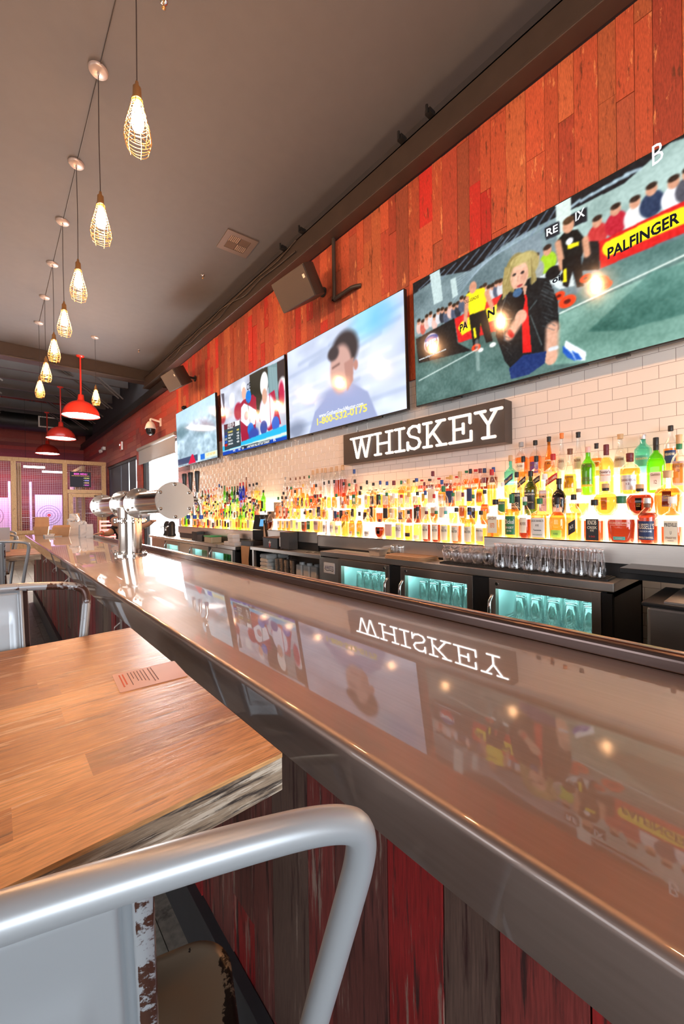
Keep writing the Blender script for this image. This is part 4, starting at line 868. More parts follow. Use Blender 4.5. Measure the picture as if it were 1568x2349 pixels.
# front tier, right shelf
r4(0, 120, 622, 130, 'square', 'deep amber', 'black', 'cream', 'flat sided amber bottle with narrow cream label, left end of right front tier', wide=.95, texts=(('LARCENY', .86, .16, .9, 'brown'), ('1870', .45, .3, .5, 'orange')), lz=(.12, .56), fill=.47, lw=.6)
r4(0, 245, 580, 112, 'round', 'orange', 'green', 'green', 'amber bottle with green foil cap and large green label', texts=(('Dickel', .70, .24, .8, 'white'), ('WHISKY', .38, .13, .75, 'white'), ('RYE', .2, .08, .4, 'cream')), neck='green', fill=.66, lz=(.08, .50))
r4(0, 345, 600, 96, 'round', 'dark red', 'white', 'cream', 'dark red bottle with round cream label and green neck band', texts=(("MICHTER'S", .6, .2, .8, 'brown'),), neck='green', fill=.46, lz=(.14, .50), lw=.62)
r4(0, 460, 613, 124, 'square', 'deep amber', 'green', 'white', 'square bottle with white label lettered in black and dark green cap', texts=(('JACK DANIEL\'S', .84, .13, .85, 'black'), ('RYE', .62, .10, .25, 'black'), ('Tennessee', .38, .09, .6, 'black'), ('WHISKEY', .14, .06, .7, 'green')), fill=.60, lz=(.05, .52))
r4(0, 595, 608, 132, 'bell', 'deep amber', 'black', 'lime', 'oval shouldered bottle with low bright green label', wide=1.0, texts=(('95 RYE', .5, .25, .4, 'green'),), fill=.66, lz=(.06, .24))
r4(0, 720, 583, 120, 'round', 'orange', 'black', 'black', 'amber bottle with tall black cap and slanted black label', texts=(('BACK', .55, .3, .5, 'white'),), fill=.60, lz=(.16, .42), lw=.5, slant=.10)
kb_ = r4(0, 880, 623, 176, 'square', 'red', 'black', 'black', 'broad square bottle with black lettered label and green side label', wide=.86, texts=(('KNOB', .84, .22, .7, 'cream'), ('CREEK', .60, .13, .8, 'cream'), ('RYE', .46, .09, .3, 'cream'), ('100', .18, .08, .5, 'red')), fill=.50, lz=(.04, .54), lw=.62)
r4(0, 1085, 595, 218, 'bell', 'dark red', 'green', 'teal', 'widest bottle, dome shouldered with dark red spirit and small teal strip', wide=1.0, texts=(('WOODFORD RESERVE', 5.1, .5, 1.7, 'cream'), ('KENTUCKY STRAIGHT RYE WHISKEY', 4.4, .2, 1.3, 'cream'), ('1812', 3.9, .2, .2, 'cream'), ('RYE WHISKEY', .5, .4, .6, 'white')), lz=(.07, .14), lw=.55, fill=.50)
r4(0, 1285, 610, 168, 'round', 'dark red', 'silver', 'navy', 'dark red bottle with slate label cut by white lettering and clear stopper', wide=.95, texts=(("RUSSELL'S", .72, .30, 1.0, 'cream'), ('RESERVE', .45, .09, .7, 'silver'), ('SINGLE BARREL', .12, .10, .9, 'cream')), fill=.68, lz=(.10, .50), neck='brown')
r4(0, 1475, 600, 190, 'square', 'red', 'clear', 'cream', 'square bottle with cream label framed in black, right end of front tier', wide=.84, texts=(('PIKESVILLE', .84, .16, .9, 'black'), ('U', .5, .14, .12, 'black'), ('STRAIGHT RYE', .28, .09, .8, 'brown'), ('WHISKEY', .16, .05, .5, 'brown')), fill=.38, lz=(.02, .50), lw=.62)
# second tier
r4(1, 175, 490, 80, 'round', 'amber', 'clear', 'green', 'slim clear necked bottle with dark green label behind the green capped bottle', texts=(('JAMESON', .8, .2, .85, 'white'),), lz=(.10, .42), fill=.5)
r4(1, 283, 412, 90, 'round', 'golden', 'black', 'black', 'clear shouldered bottle with broad black label lettered in cream', texts=(('JAMESON', .84, .16, .9, 'cream'), ('BLACK', .42, .13, .8, 'cream'), ('BARREL', .24, .13, .9, 'cream')), lz=(.10, .52), fill=.5, lw=1.0)
r4(1, 390, 403, 104, 'round', 'dark green', 'black', 'black', 'olive green bottle with black label lettered in cream', texts=(('JAMESON', .86, .14, .95, 'cream'), ('STOUT EDITION', .4, .07, .7, 'cream')), lz=(.14, .52), fill=.72, glass='dark green', lw=1.0)
r4(1, 500, 425, 110, 'square', 'golden', 'clear', 'pink', 'clear bottle of golden spirit with arched pale label', texts=(('BUSHMILLS', .70, .10, .9, 'black'), ('ORIGINAL', .3, .06, .5, 'brown')), lz=(.10, .60), fill=.52, lw=.55)
r4(1, 607, 460, 118, 'bell', 'black', 'black', 'pink', 'opaque black bottle with pale pentagon label', texts=(('KING OF KENTUCKY', .6, .12, .8, 'grey'),), lz=(.10, .48), fill=.70, glass='black', lw=.8)
r4(1, 762, 538, 160, 'globe', 'golden', 'cork', 'gold', 'round cut glass bottle of golden spirit behind the slanted black label', texts=(), lz=(.25, .45), lw=.3, fill=.45)
r4(1, 965, 500, 195, 'globe', 'orange', 'cork', 'cream', 'bulbous orange bottle with oval cream label and black neck ring', texts=(('Crown Royal', .55, .14, .7, 'brown'), ('RYE', .25, .14, .4, 'brown')), lz=(.18, .56), fill=.66, lw=.42, neck='black')
r4(1, 1228, 505, 215, 'globe', 'dark red', 'cork', 'black', 'bulbous dark red bottle with oval black label edged in gold', texts=(('Crown Royal', .52, .12, .7, 'gold'), ('BLACK', .36, .12, .6, 'gold')), lz=(.16, .56), fill=.66, lw=.40, neck='black')
r4(1, 1445, 400, 222, 'bell', 'deep amber', 'cork', 'brown', 'tall cut glass bottle with arched brown label and cork stopper', texts=(('Crown Royal', .72, .12, .7, 'gold'), ('RESERVE', .56, .10, .6, 'gold')), lz=(.20, .54), fill=.60, lw=.42)
# third tier
r4(2, 235, 283, 88, 'square', 'golden', 'cork', 'navy', 'clear green tinted square bottle with slanted navy label', texts=(('Blue Label', .5, .5, .8, 'gold'),), lz=(.36, .50), fill=.30, glass='teal', slant=.10, lw=.75)
r4(2, 333, 290, 84, 'square', 'amber', 'black', 'black', 'square amber bottle with slanted black label, left of its twin', texts=(('BLACK LABEL', .5, .4, .9, 'cream'),), lz=(.30, .44), fill=.62, slant=.10, lw=.75)
r4(2, 433, 288, 96, 'square', 'amber', 'black', 'black', 'square amber bottle with longer slanted black label and clear shoulders', texts=(('BLACK LABEL', .5, .4, .9, 'cream'),), lz=(.30, .44), fill=.42, slant=.10, lw=.85)
r4(2, 562, 272, 108, 'square', 'golden', 'red', 'red', 'square bottle with slanted bright red label', texts=(('RED LABEL', .5, .4, .9, 'cream'),), lz=(.32, .47), fill=.58, slant=.10, lw=.85)
r4(2, 692, 232, 112, 'pear', 'golden', 'brown', 'yellow', 'clear shouldered bottle of golden spirit with brown foil cap', texts=(('GLENMORANGIE', .86, .12, .9, 'brown'), ('X', .5, .2, .14, 'brown')), lz=(.16, .44), fill=.46)
r4(2, 830, 218, 116, 'round', 'green', 'pink', 'yellow', 'bright green bottle with large yellow shield label', texts=(('CUTTY SARK', .88, .12, .9, 'brown'), ('BLENDED', .36, .07, .5, 'brown'), ('SCOTCH WHISKY', .26, .07, .8, 'brown')), lz=(.18, .66), fill=.80, glass='green', lw=.9)
r4(2, 970, 200, 118, 'round', 'golden', 'dark red', 'white', 'golden bottle with white label and maroon foil neck', texts=(("Dewar's", .80, .24, .9, 'dark red'), ('White Label', .55, .12, .8, 'orange')), lz=(.26, .50), fill=.74, neck='dark red')
r4(2, 1152, 266, 168, 'round', 'orange', 'dark red', 'silver', 'broad orange bottle with silver crest label and maroon cap', wide=.95, texts=(('CHIVAS REGAL', .66, .16, .9, 'dark red'), ('12', .42, .14, .2, 'dark red')), lz=(.10, .46), fill=.62, neck='dark red')
r4(2, 1352, 146, 150, 'flat', 'green', 'black', 'white', 'vivid green three sided bottle with white lower label and black neck', wide=1.0, texts=(('Glenfiddich', .86, .14, .85, 'brown'), ('12', .45, .22, .3, 'brown')), lz=(.06, .38), fill=.62, glass='green', neck='black')
r4(2, 1530, 124, 150, 'bell', 'golden', 'cork', 'pink', 'clear bottle with pale label and green neck band, right end of third tier', wide=.95, texts=(('THE', .92, .06, .2, 'brown'), ('GLENLIVET', .80, .12, .95, 'brown'), ('12', .62, .10, .2, 'dark red')), lz=(.12, .54), fill=.5, neck='green')
# top tier
for xc, top, w, ty, lq, cap, lab, tx, fl, gl_, de in (
    (317, 182, 100, 'round', 'orange', 'grey', 'cream', 'THE', .60, 'clear', 'orange bottle with grey cap, left end of the right shelf top tier'),
    (425, 168, 92, 'round', 'orange', 'black', 'purple', 'SMOKE', .60, 'clear', 'orange bottle with black cap and purple banded label on the top tier'),
    (530, 140, 88, 'pear', 'amber', 'black', 'cream', '16', .8, 'amber', 'brown glass bottle with bulging neck and cream label'),
    (628, 112, 84, 'pear', 'clear', 'orange', 'cream', 'OBAN', .5, 'clear', 'pale bottle with dark and orange cap behind the brown foil cap'),
    (755, 104, 96, 'pear', 'clear', 'black', 'cream', 'TALISKER', .5, 'clear', 'pale wide bottle with black cap bearing a white stroke'),
    (895, 190, 92, 'bell', 'orange', 'black', 'cream', 'X', .55, 'clear', 'squat orange bottle with black stopper behind the maroon foil neck'),
    (1078, 120, 126, 'pear', 'clear', 'cork', 'cream', 'THE BALVENIE', .5, 'clear', 'pale round shouldered bottle with cork cap and cream label'),
    (1252, 124, 142, 'round', 'teal', 'silver', 'teal', 'BRUICHLADDICH', .62, 'teal', 'opaque turquoise bottle with silver cap'),
    (1465, 54, 116, 'round', 'orange', 'black', 'navy', 'HIGHLAND PARK', .50, 'clear', 'tallest bottle with black ringed cap and dark blue label')):
    r4(3, xc, top, w, ty, lq, cap, lab, de, texts=((tx, .7, .2, .8, 'brown' if lab not in ('navy', 'teal') else 'cream'),), fill=fl, glass=gl_, lz=(.18, .46))

# middle shelf, front tier (read from the photo)
S3 = (700, 1040, 3.484); S6 = (580, 1080, 4.612)
def ordn(i): return ['first', 'second', 'third', 'fourth', 'fifth', 'sixth', 'seventh', 'eighth', 'ninth', 'tenth', 'eleventh', 'twelfth', 'thirteenth', 'fourteenth', 'fifteenth', 'sixteenth', 'seventeenth', 'eighteenth', 'nineteenth', 'twentieth', 'twenty-first', 'twenty-second', 'twenty-third', 'twenty-fourth', 'twenty-fifth', 'twenty-sixth', 'twenty-seventh', 'twenty-eighth', 'twenty-ninth', 'thirtieth', 'thirty-first', 'thirty-second', 'thirty-third', 'thirty-fourth'][i]
WHERE = {'R': 'right shelf', 'M': 'middle shelf', 'N': 'register-side shelf', 'L': 'far left shelf'}; TN = ('front tier', 'second tier', 'third tier', 'top tier')
CAND = []
def cand(sec, tier, Y, H, R, ty, lq, cap, lab, **k): CAND.append([sec, tier, Y, H, R, ty, lq, cap, lab, k])
def fc(sec, tier, S, xc, top, w, ty, lq, cap, lab, **k): y, h, r = fitb(sec, tier, *S, xc, top, w); cand(sec, tier, y, h, r, ty, lq, cap, lab, **k)
OF = (('OLD', .85, .14, .35, 'black'), ('FORESTER', .66, .16, .85, 'black'))
for xc, top, w, ty, lq, cap, lab, tx, k in (
    (163, 430, 54, 'long', 'clear', 'clear', 'white', 'WILD TURKEY', {}), (217, 428, 50, 'long', 'pink', 'clear', 'white', '101', {}), (260, 490, 50, 'round', 'golden', 'green', 'cream', 'IRISH', {}),
    (318, 405, 56, 'square', 'orange', 'clear', 'yellow', 'RYE', dict(fill=.66, slant=.1, lz=(.3, .42))), (372, 467, 56, 'bell', 'deep amber', 'black', 'pink', 'BULLEIT', dict(lz=(.06, .24), fill=.66)), (432, 467, 58, 'bell', 'deep amber', 'black', 'lime', '95 RYE', dict(lz=(.06, .24), fill=.66)),
    (505, 440, 74, 'round', 'clear', 'cork', 'white', 'BASIL', dict(lz=(.06, .24), fill=.3)), (595, 525, 90, 'globe', 'dark red', 'dark red', 'black', '92', dict(fill=.60, lz=(.25, .55), lw=.6)), (683, 440, 84, 'square', 'golden', 'cork', 'pink', '', dict(fill=.42)),
    (752, 425, 70, 'round', 'amber', 'white', 'white', 'BUFFALO', dict(lz=(.08, .46))), (825, 455, 66, 'round', 'amber', 'black', 'black', 'MELLOW', dict(lz=(.14, .26))), (897, 428, 74, 'long', 'golden', 'black', 'cream', '', dict(lz=(.06, .18))),
    (967, 428, 72, 'round', 'dark red', 'clear', 'cream', '', dict(texts=OF, neck='dark red', lz=(.08, .48))), (1045, 425, 76, 'round', 'dark red', 'clear', 'cream', '', dict(texts=OF, neck='green', lz=(.08, .48))), (1120, 425, 78, 'round', 'amber', 'clear', 'cream', '', dict(texts=OF, neck='teal', lz=(.08, .48))),
    (1207, 433, 88, 'round', 'red', 'black', 'cream', '', dict(texts=OF, lz=(.08, .48))), (1310, 430, 92, 'round', 'orange', 'black', 'cream', '', dict(texts=OF, neck='blue', fill=.68, lz=(.08, .48))), (1402, 458, 88, 'round', 'amber', 'black', 'cream', '', dict(texts=(('HEAVEN HILL', .8, .14, .95, 'black'),), lz=(.12, .50)))):
    kk = dict(texts=((tx, .65, .3, .8, 'brown'),) if tx else ()); kk.update(k); fc('M', 0, S3, xc, top, w, ty, lq, cap, lab, **kk)
for xc, top, w, ty, lq, cap, lab, tx in ((85, 400, 56, 'square', 'clear', 'black', 'white', 'JIM BEAM'), (128, 418, 40, 'round', 'deep amber', 'black', 'black', ''), (180, 430, 88, 'globe', 'dark red', 'black', None, ''), (232, 440, 42, 'long', 'clear', 'clear', None, ''), (280, 424, 48, 'round', 'deep amber', 'brown', 'white', 'TALES'), (327, 424, 48, 'round', 'deep amber', 'brown', 'white', 'TALES'), (375, 424, 50, 'round', 'deep amber', 'green', 'grey', 'TALES'),
    (425, 400, 58, 'square', 'golden', 'clear', 'cream', ''), (478, 440, 52, 'square', 'golden', 'cork', 'white', 'X'), (545, 430, 60, 'square', 'dark red', 'black', 'brown', 'KNOB'), (607, 410, 72, 'square', 'golden', 'black', 'dark green' if 0 else 'green', 'KNOB'), (687, 405, 84, 'square', 'deep amber', 'black', 'pink', 'KNOB CREEK')):
    fc('N', 0, S6, xc, top, w, ty, lq, cap, lab, texts=((tx, .7, .25, .85, 'cream' if lab in ('green', 'brown') else 'brown'),) if tx else ())
# middle shelf, upper tiers seen in the photo
for xc, top, w, ty, lq, cap in ((355, 285, 46, 'round', 'deep amber', 'black'), (435, 300, 66, 'globe', 'golden', 'black'), (512, 292, 66, 'globe', 'amber', 'black'), (563, 290, 72, 'globe', 'orange', 'black'), (630, 285, 80, 'globe', 'pink', 'black'), (705, 262, 90, 'decanter', 'golden', 'clear'), (790, 216, 96, 'decanter', 'orange', 'silver'),
    (870, 215, 56, 'slim', 'golden', 'black'), (930, 210, 66, 'round', 'red', 'red'), (993, 204, 62, 'slim', 'dark red', 'black'), (1067, 196, 74, 'pear', 'red', 'red'), (1135, 190, 72, 'round', 'dark red', 'gold'), (1210, 182, 82, 'pear', 'red', 'red'), (1287, 138, 74, 'pear', 'deep amber', 'green'), (1360, 127, 84, 'pear', 'deep amber', 'red'), (1430, 119, 70, 'wine', 'dark red', 'navy'), (1502, 111, 66, 'wine', 'dark red', 'blue')):
    fc('M', 3, S3, xc, top, w, ty, lq, cap, None if xc < 900 else 'cream', lz=(.14, .30), fill=.55)
for xc, top, w, ty, lq, cap in ((340, 65, 40, 'round', 'clear', 'grey'), (395, 75, 40, 'round', 'amber', 'brown'), (452, 70, 44, 'round', 'amber', 'brown'), (497, 62, 44, 'round', 'amber', 'brown'), (541, 56, 46, 'round', 'clear', 'brown'), (593, 50, 50, 'round', 'clear', 'green'), (632, -5, 60, 'slim', 'orange', 'cork'), (680, -22, 60, 'slim', 'clear', 'cork'), (738, -28, 58, 'slim', 'clear', 'cork')):
    fc('N', 3, S6, xc, top, w, ty, lq, cap, 'cream' if xc < 600 else None, lz=(.14, .36), fill=.5)
for xc, top, w, lq in ((160, 117, 50, 'clear'), (208, 110, 50, 'clear'), (250, 102, 52, 'red'), (298, 93, 60, 'red')): fc('N', 3, S3, xc, top, w, 'slim', lq, 'cork', None, fill=.55)
for xc, top, w, cap, lq in ((752, 115, 46, 'black', 'orange'), (802, 102, 50, 'black', 'amber'), (858, 95, 58, 'black', 'deep amber')): fc('N', 2, S6, xc, top, w, 'pear', lq, cap, None, fill=.4)
# far left shelf, top tier
SL = (340, 1100, 5.6)
for xc, top, w, ty, lq, cap, gl_ in ((692, 140, 34, 'wine', 'dark green', 'black', 'dark green'), (730, 135, 34, 'wine', 'dark red', 'red', 'dark green'), (770, 130, 34, 'wine', 'dark red', 'red', 'dark green'), (805, 128, 34, 'wine', 'golden', 'cork', 'clear'), (840, 120, 38, 'round', 'red', 'red', 'clear'), (875, 100, 40, 'round', 'clear', 'orange', 'clear'), (910, 58, 48, 'slim', 'clear', 'blue', 'clear'), (942, 82, 42, 'round', 'clear', 'black', 'clear'),
    (978, 78, 44, 'wine', 'green', 'green', 'green'), (1012, 100, 42, 'wine', 'dark green', 'orange', 'dark green'), (1043, 96, 42, 'pear', 'dark red', 'red', 'clear'), (1075, 90, 44, 'wine', 'green', 'green', 'green'), (1108, 86, 44, 'wine', 'dark green', 'green', 'dark green'), (1145, 80, 50, 'round', 'black', 'brown', 'black'), (1178, 42, 44, 'slim', 'blue', 'red', 'blue'), (1218, 32, 44, 'slim', 'blue', 'red', 'blue'), (1256, -32, 36, 'long', 'deep amber', 'brown', 'deep amber'), (1300, 56, 70, 'square', 'clear', 'black', 'clear'), (1348, 50, 60, 'square', 'golden', 'black', 'clear'), (1392, 38, 84, 'round', 'yellow', 'black', 'clear')):
    fc('L', 3, SL, xc, top, w, ty, lq, cap, 'cream' if xc % 2 else None, fill=.6, glass=gl_)
for xc, top, w, ty, lq, cap, gl_ in ((1190, 120, 60, 'round', 'blue', 'blue', 'blue'), (1145, 200, 46, 'slim', 'green', 'white', 'green'), (1300, 225, 110, 'square', 'amber', 'black', 'clear'), (1015, 290, 66, 'round', 'yellow', 'white', 'clear'), (1090, 250, 70, 'round', 'yellow', 'black', 'clear')):
    fc('L', 2, SL, xc, top, w, ty, lq, cap, 'cream', fill=.6, glass=gl_)
# fill every remaining gap of each tier
rb = random.Random(99)
def fillrow(sec, tier, y0, y1, sp, tys, lqs, caps, labs):
    y = y0 + sp / 2
    while y < y1:
        if all(not (c[0] == sec and c[1] == tier and abs(c[2] - y) < c[4] + .036) for c in CAND) and all(not (b_[0] == sec and b_[1] == tier and abs(b_[2] - y) < b_[3] + .036) for b_ in BOT):
            lq = rb.choice(lqs); ty = rb.choice(tys); h = rb.uniform(.235, .30) if ty not in ('globe', 'bell') else rb.uniform(.21, .25)
            cand(sec, tier, y + rb.uniform(-.004, .004), h, rb.uniform(.031, .037), ty, lq, rb.choice(caps), rb.choice(labs), fill=rb.choice((.35, .45, .5, .58, .64)), glass='green' if lq == 'green' else 'clear', texts=())
            y += sp
        else: y += .012
TY = ['round', 'round', 'square', 'flat', 'pear', 'bell', 'long', 'globe', 'slim']
LA = ['amber', 'amber', 'deep amber', 'orange', 'dark red', 'golden', 'red', 'clear']; CP = ['black', 'black', 'red', 'cork', 'white', 'green', 'blue', 'gold', 'dark red', 'brown']; LB = ['cream', 'cream', 'white', 'black', 'yellow', 'orange', 'navy', 'green', None]
for tier in (1, 2): fillrow('M', tier, 1.44, 3.20, .086, TY, LA, CP, LB)
fillrow('M', 3, 2.35, 3.20, .10, TY, LA, CP, LB)
for tier in (1, 2): fillrow('N', tier, 3.26, 4.27, .084, TY, LA, CP, LB)
LL = ['clear', 'clear', 'golden', 'yellow', 'amber', 'red', 'green', 'deep amber', 'dark red', 'orange']
for tier in (0, 1, 2): fillrow('L', tier, 4.72, 7.26, .088, TY, LL, CP, LB)
from collections import defaultdict
rows_ = defaultdict(list)
for c in CAND: rows_[(c[0], c[1])].append(c)
for key, cs in rows_.items():
    cs.sort(key=lambda c: c[2])
    for i, c in enumerate(cs):
        sec, tier, Y, H, R, ty, lq, cap, lab, k = c
        # keep neighbours on one tier from running into each other
        if i and Y - R < cs[i - 1][2] + cs[i - 1][4] + .001:
            over = cs[i - 1][2] + cs[i - 1][4] + .001 - (Y - R); R = c[4] = max(.024, R - over / 2 - .001); Y = c[2] = max(Y, cs[i - 1][2] + cs[i - 1][4] + R + .001)
        d = {'wine': 'wine', 'globe': 'round', 'square': 'square', 'flat': 'flat', 'pear': 'pear', 'bell': 'domed', 'long': 'long-necked', 'slim': 'slim', 'decanter': 'decanter', 'round': 'rounded'}[ty]
        if cap == 'clear': capd = 'clear'
        else: capd = cap
        lb = f'{lq} {d} bottle, {capd} cap, {ordn(i)} from right, {WHERE[sec]}, {TN[tier]}'
        bottle(sec, tier, Y, H, R, ty, lq, cap, lab, lb, rz=rb.uniform(-.12, .12), n=16, group='bottles on the ' + WHERE[sec], **k)

# ------------------------------------------------------------------ under counter fridges and work counters
M_TEAL = pm('white_fridge_lining', (.74, .88, .88), .5); M_FLED = em('fridge_led', (.55, 1.0, .97), 15.0); M_RUB = pm('black_bar_mat', (.012, .012, .012), .6, var=.2, bump=.5, scale=120)
M_PANE = glassy('fridge_pane', (.90, 1, .99), .95, .18)
FX = 2.30
def fridge(lab, y0, y1, zt, doors, panels, nbot=.10, badge=None):
    t = thing('glass_door_fridge', lab, 'fridge', (2.6, (y0 + y1) / 2, 0), 0, 'under counter fridges'); xb = 2.88
    mb = MB(); mb.box((FX + .03, y0, .08), (xb, y0 + .03, zt - .045)); mb.box((FX + .03, y1 - .03, .08), (xb, y1, zt - .045)); mb.box((xb - .03, y0, .08), (xb, y1, zt - .045)); mb.box((FX + .03, y0, .06), (xb, y1, .10)); mb.box((FX + .03, y0, zt - .075), (xb, y1, zt - .045))
    for (a, b) in panels: mb.box((FX + .02, a, .10), (FX + .06, b, zt - .06))
    shifted(mb, t).build('cabinet', M_BLACK, t)
    mb = MB(); mb.box((FX + .005, y0 - .006, zt - .045), (xb + .01, y1 + .006, zt)); shifted(mb, t).build('steel_worktop', M_STEEL, t, bevel=.004)
    for (a, b, hs) in doors:
        z0, z1_ = .16, zt - .085
        mb = MB(); mb.box((xb - .035, a, z0), (xb - .031, b, z1_)); mb.box((FX + .06, a - .004, z0), (xb - .03, a, z1_)); mb.box((FX + .06, b, z0), (xb - .03, b + .004, z1_)); mb.box((FX + .06, a, z0 - .004), (xb - .03, b, z0))
        shifted(mb, t).build('lining', M_TEAL, t)
        mb = MB(); mb.box((FX + .07, a + .02, z1_ - .012), (FX + .12, b - .02, z1_ - .002)); mb.box((xb - .12, a + .02, z1_ - .012), (xb - .07, b - .02, z1_ - .002)); shifted(mb, t).build('interior_light', M_FLED, t)
        for zs_ in (.50, .705):
            mb = MB()
            for i in range(int((b - a) / .022)): yy = a + .01 + i * .022; mb.box((FX + .075, yy, zs_ - .004), (xb - .04, yy + .005, zs_))
            for x in (FX + .08, FX + .3, xb - .05): mb.box((x, a, zs_ - .009), (x + .006, b, zs_ - .004))
            shifted(mb, t).build('wire_shelf', M_WHITE, t)
        fr = .042; mb = MB(); z0d, z1d = .11, zt - .05
        mb.box((FX, a, z0d), (FX + .04, a + fr, z1d)); mb.box((FX, b - fr, z0d), (FX + .04, b, z1d)); mb.box((FX, a + fr, z1d - .06), (FX + .04, b - fr, z1d)); mb.box((FX, a + fr, z0d), (FX + .04, b - fr, z0d + .06))
        d = shifted(mb, t).build('door', M_DSTEEL, t, bevel=.002)
        mb = MB(); mb.box((FX + .018, a + fr, z0d + .06), (FX + .022, b - fr, z1d - .06)); shifted(mb, t).build('door_pane', M_PANE, d)
        mb = MB(); yh = a + .018 if hs < 0 else b - .018
        mb.tube([(FX, yh, .66), (FX - .028, yh, .68), (FX - .034, yh, .76), (FX - .028, yh, .83), (FX, yh, .86)], [.010, .011, .012, .011, .010], 10); shifted(mb, t).build('handle', M_CHROME, d)
        mb = MB(); mb.cyl((FX - .004, (a + .05 if hs < 0 else b - .05), z1d - .03), (FX + .001, (a + .05 if hs < 0 else b - .05), z1d - .03), .010, n=12); shifted(mb, t).build('lock', M_CHROME, d)
    for (a, b) in panels:
        mb = MB(); mb.box((FX + .008, a + .002, .11), (FX + .02, b - .002, zt - .055)); shifted(mb, t).build('vent_panel' if b - a > .15 else 'mullion', M_STEEL if b - a > .15 else M_BLACK, t)
    if badge:
        mb = MB(); mb.box((FX + .002, badge - .075, .82), (FX + .008, badge + .075, .915)); s = shifted(mb, t).build('badge', pm('white_badge', (.75, .74, .74), .4), t)
        mb = MB(); add_text(mb, 'AVANTCO', (FX + .001, badge - .005, .872), EXW, EZW, .125, .032, .01); shifted(mb, t).build('badge_lettering', pm('navy_ink', (.02, .04, .16), .5), s)
        mb = MB(); mb.tube([(FX + .001, badge + .06, .86), (FX + .001, badge + .03, .842), (FX + .001, badge - .02, .85), (FX + .001, badge - .055, .84), (FX + .001, badge - .065, .855)], .0022, 5); shifted(mb, t).build('badge_swoosh', M_BLACK, s)
    return t
FZ = 1.015
fridge('three door glass front fridge with teal light under the lit bottle shelves', .61, 2.955, FZ, ((.66, 1.262, 1), (1.375, 1.975, 1), (2.09, 2.70, -1)), ((.612, .66), (1.262, 1.375), (1.975, 2.09), (2.70, 2.955)), badge=2.83)
fridge('farther glass door fridge with steel top, left of the hanging brown paper', 4.72, 7.50, .947, ((4.78, 5.45, 1), (5.55, 6.20, 1), (6.75, 7.40, 1)), ((4.722, 4.78), (5.45, 5.55), (6.20, 6.75), (7.40, 7.498)))
# pint glasses and bottles chilled inside
def pint_mesh():
    mb = MB(); mb.lathe([(.0425, 0), (.044, 0), (.032, .144), (.031, .150), (0, .150)], 14); mb.lathe([(.0425, 0), (.0305, .138), (0, .138)], 14); return mb.data('pint_glass', glassy('frosty_glass', (.95, 1.0, .99), .93, .5, .06))
PM = pint_mesh(); k = 0
def glass_at(x, y, z, lab, grp):
    o = link('pint_glass', PM, None, 0, (x, y, z)); return tag(o, lab, 'glass', grp)
for (a, b, zs, xs_, nm) in ((.70, 1.23, .705, (2.44, 2.54, 2.64), 'right'), (1.42, 1.93, .705, (2.42, 2.515, 2.61, 2.705), 'middle'), (2.20, 2.66, .705, (2.42, 2.52, 2.62), 'left')):
    for i, x in enumerate(xs_):
        n = int((b - a) / .096)
        for j in range(n):
            y = a + .05 + j * .096 + (.04 if i % 2 else 0)
            if y < b - .01: glass_at(x, y, zs + .001, f'pint glass chilled behind the {nm} teal lit fridge door, wire shelf', f'pint glasses behind the {nm} fridge door')
for (a, b) in ((4.85, 5.40), (5.62, 6.14)):
    for j in range(5):
        for x in (2.45, 2.58):
            y = a + .06 + j * .10; t = thing('beer_bottle', 'dark bottle with white neck inside the farther glass door fridge', 'bottle', (x, y, .706), 0, 'dark bottles in the farther fridge'); t.scale = (.031, .031, .17)
            link('bottle_glass', bottle_mesh('glass', 'wine', gls('dark green'), 0, 12), t); link('cap', bottle_mesh('cap', 'wine', cm('white'), 0, 12), t)

# backing below the bottle shelves and black ledge to the right
mb = MB(); mb.box((2.50, 1.41, 1.0155), (2.88, 3.22, 1.034)); mb.box((2.50, -.9, 1.0155), (2.88, 1.39, 1.094)); tag(mb.build('dark_plinth', M_BLACK), 'black plinth carrying the lit bottle shelves on the fridge top', 'plinth')
mb = MB(); mb.box((2.50, 3.24, .976), (2.88, 4.28, 1.059)); tag(mb.build('dark_plinth', M_BLACK), 'black plinth behind the napkin caddy', 'plinth')
mb = MB(); mb.box((2.50, 4.55, .948), (2.88, 7.28, 1.034)); tag(mb.build('dark_plinth', M_BLACK), 'black plinth on the farther fridge top', 'plinth')
lg = thing('black_ledge', 'black ledge shelf above the steel ice bin at the right edge', 'ledge', (2.4, -.2, 1.08))
mb = MB(); mb.box((2.28, -1.0, 1.075), (2.485, .575, 1.10)); shifted(mb, lg).build('board', M_BLACK, lg, bevel=.003)
mb = MB(); mb.box((2.46, .30, .78), (2.475, .34, 1.075)); mb.box((2.34, .30, 1.055), (2.475, .34, 1.075)); shifted(mb, lg).build('bracket', M_STEEL, lg)
ib = thing('ice_bin', 'steel ice bin with orange reflecting lid below the black ledge', 'ice bin', (2.3, -.1, 0))
mb = MB(); mb.box((2.02, -1.0, .1), (2.44, .415, .985)); shifted(mb, ib).build('bin_body', M_DSTEEL, ib, bevel=.012)
mb = MB(); mb.box((2.005, -1.0, .986), (2.45, .43, 1.004)); shifted(mb, ib).build('rim', M_BLACK, ib, bevel=.006)
mb = MB(); mb.box((2.03, -1.0, 1.005), (2.43, .36, 1.012)); shifted(mb, ib).build('lid', M_STEEL, ib)
mb = MB(); mb.tube([(2.2, .10, 1.012), (2.2, .10, 1.04), (2.2, .25, 1.04), (2.2, .25, 1.012)], .006, 8); shifted(mb, ib).build('lid_handle', M_CHROME, ib)

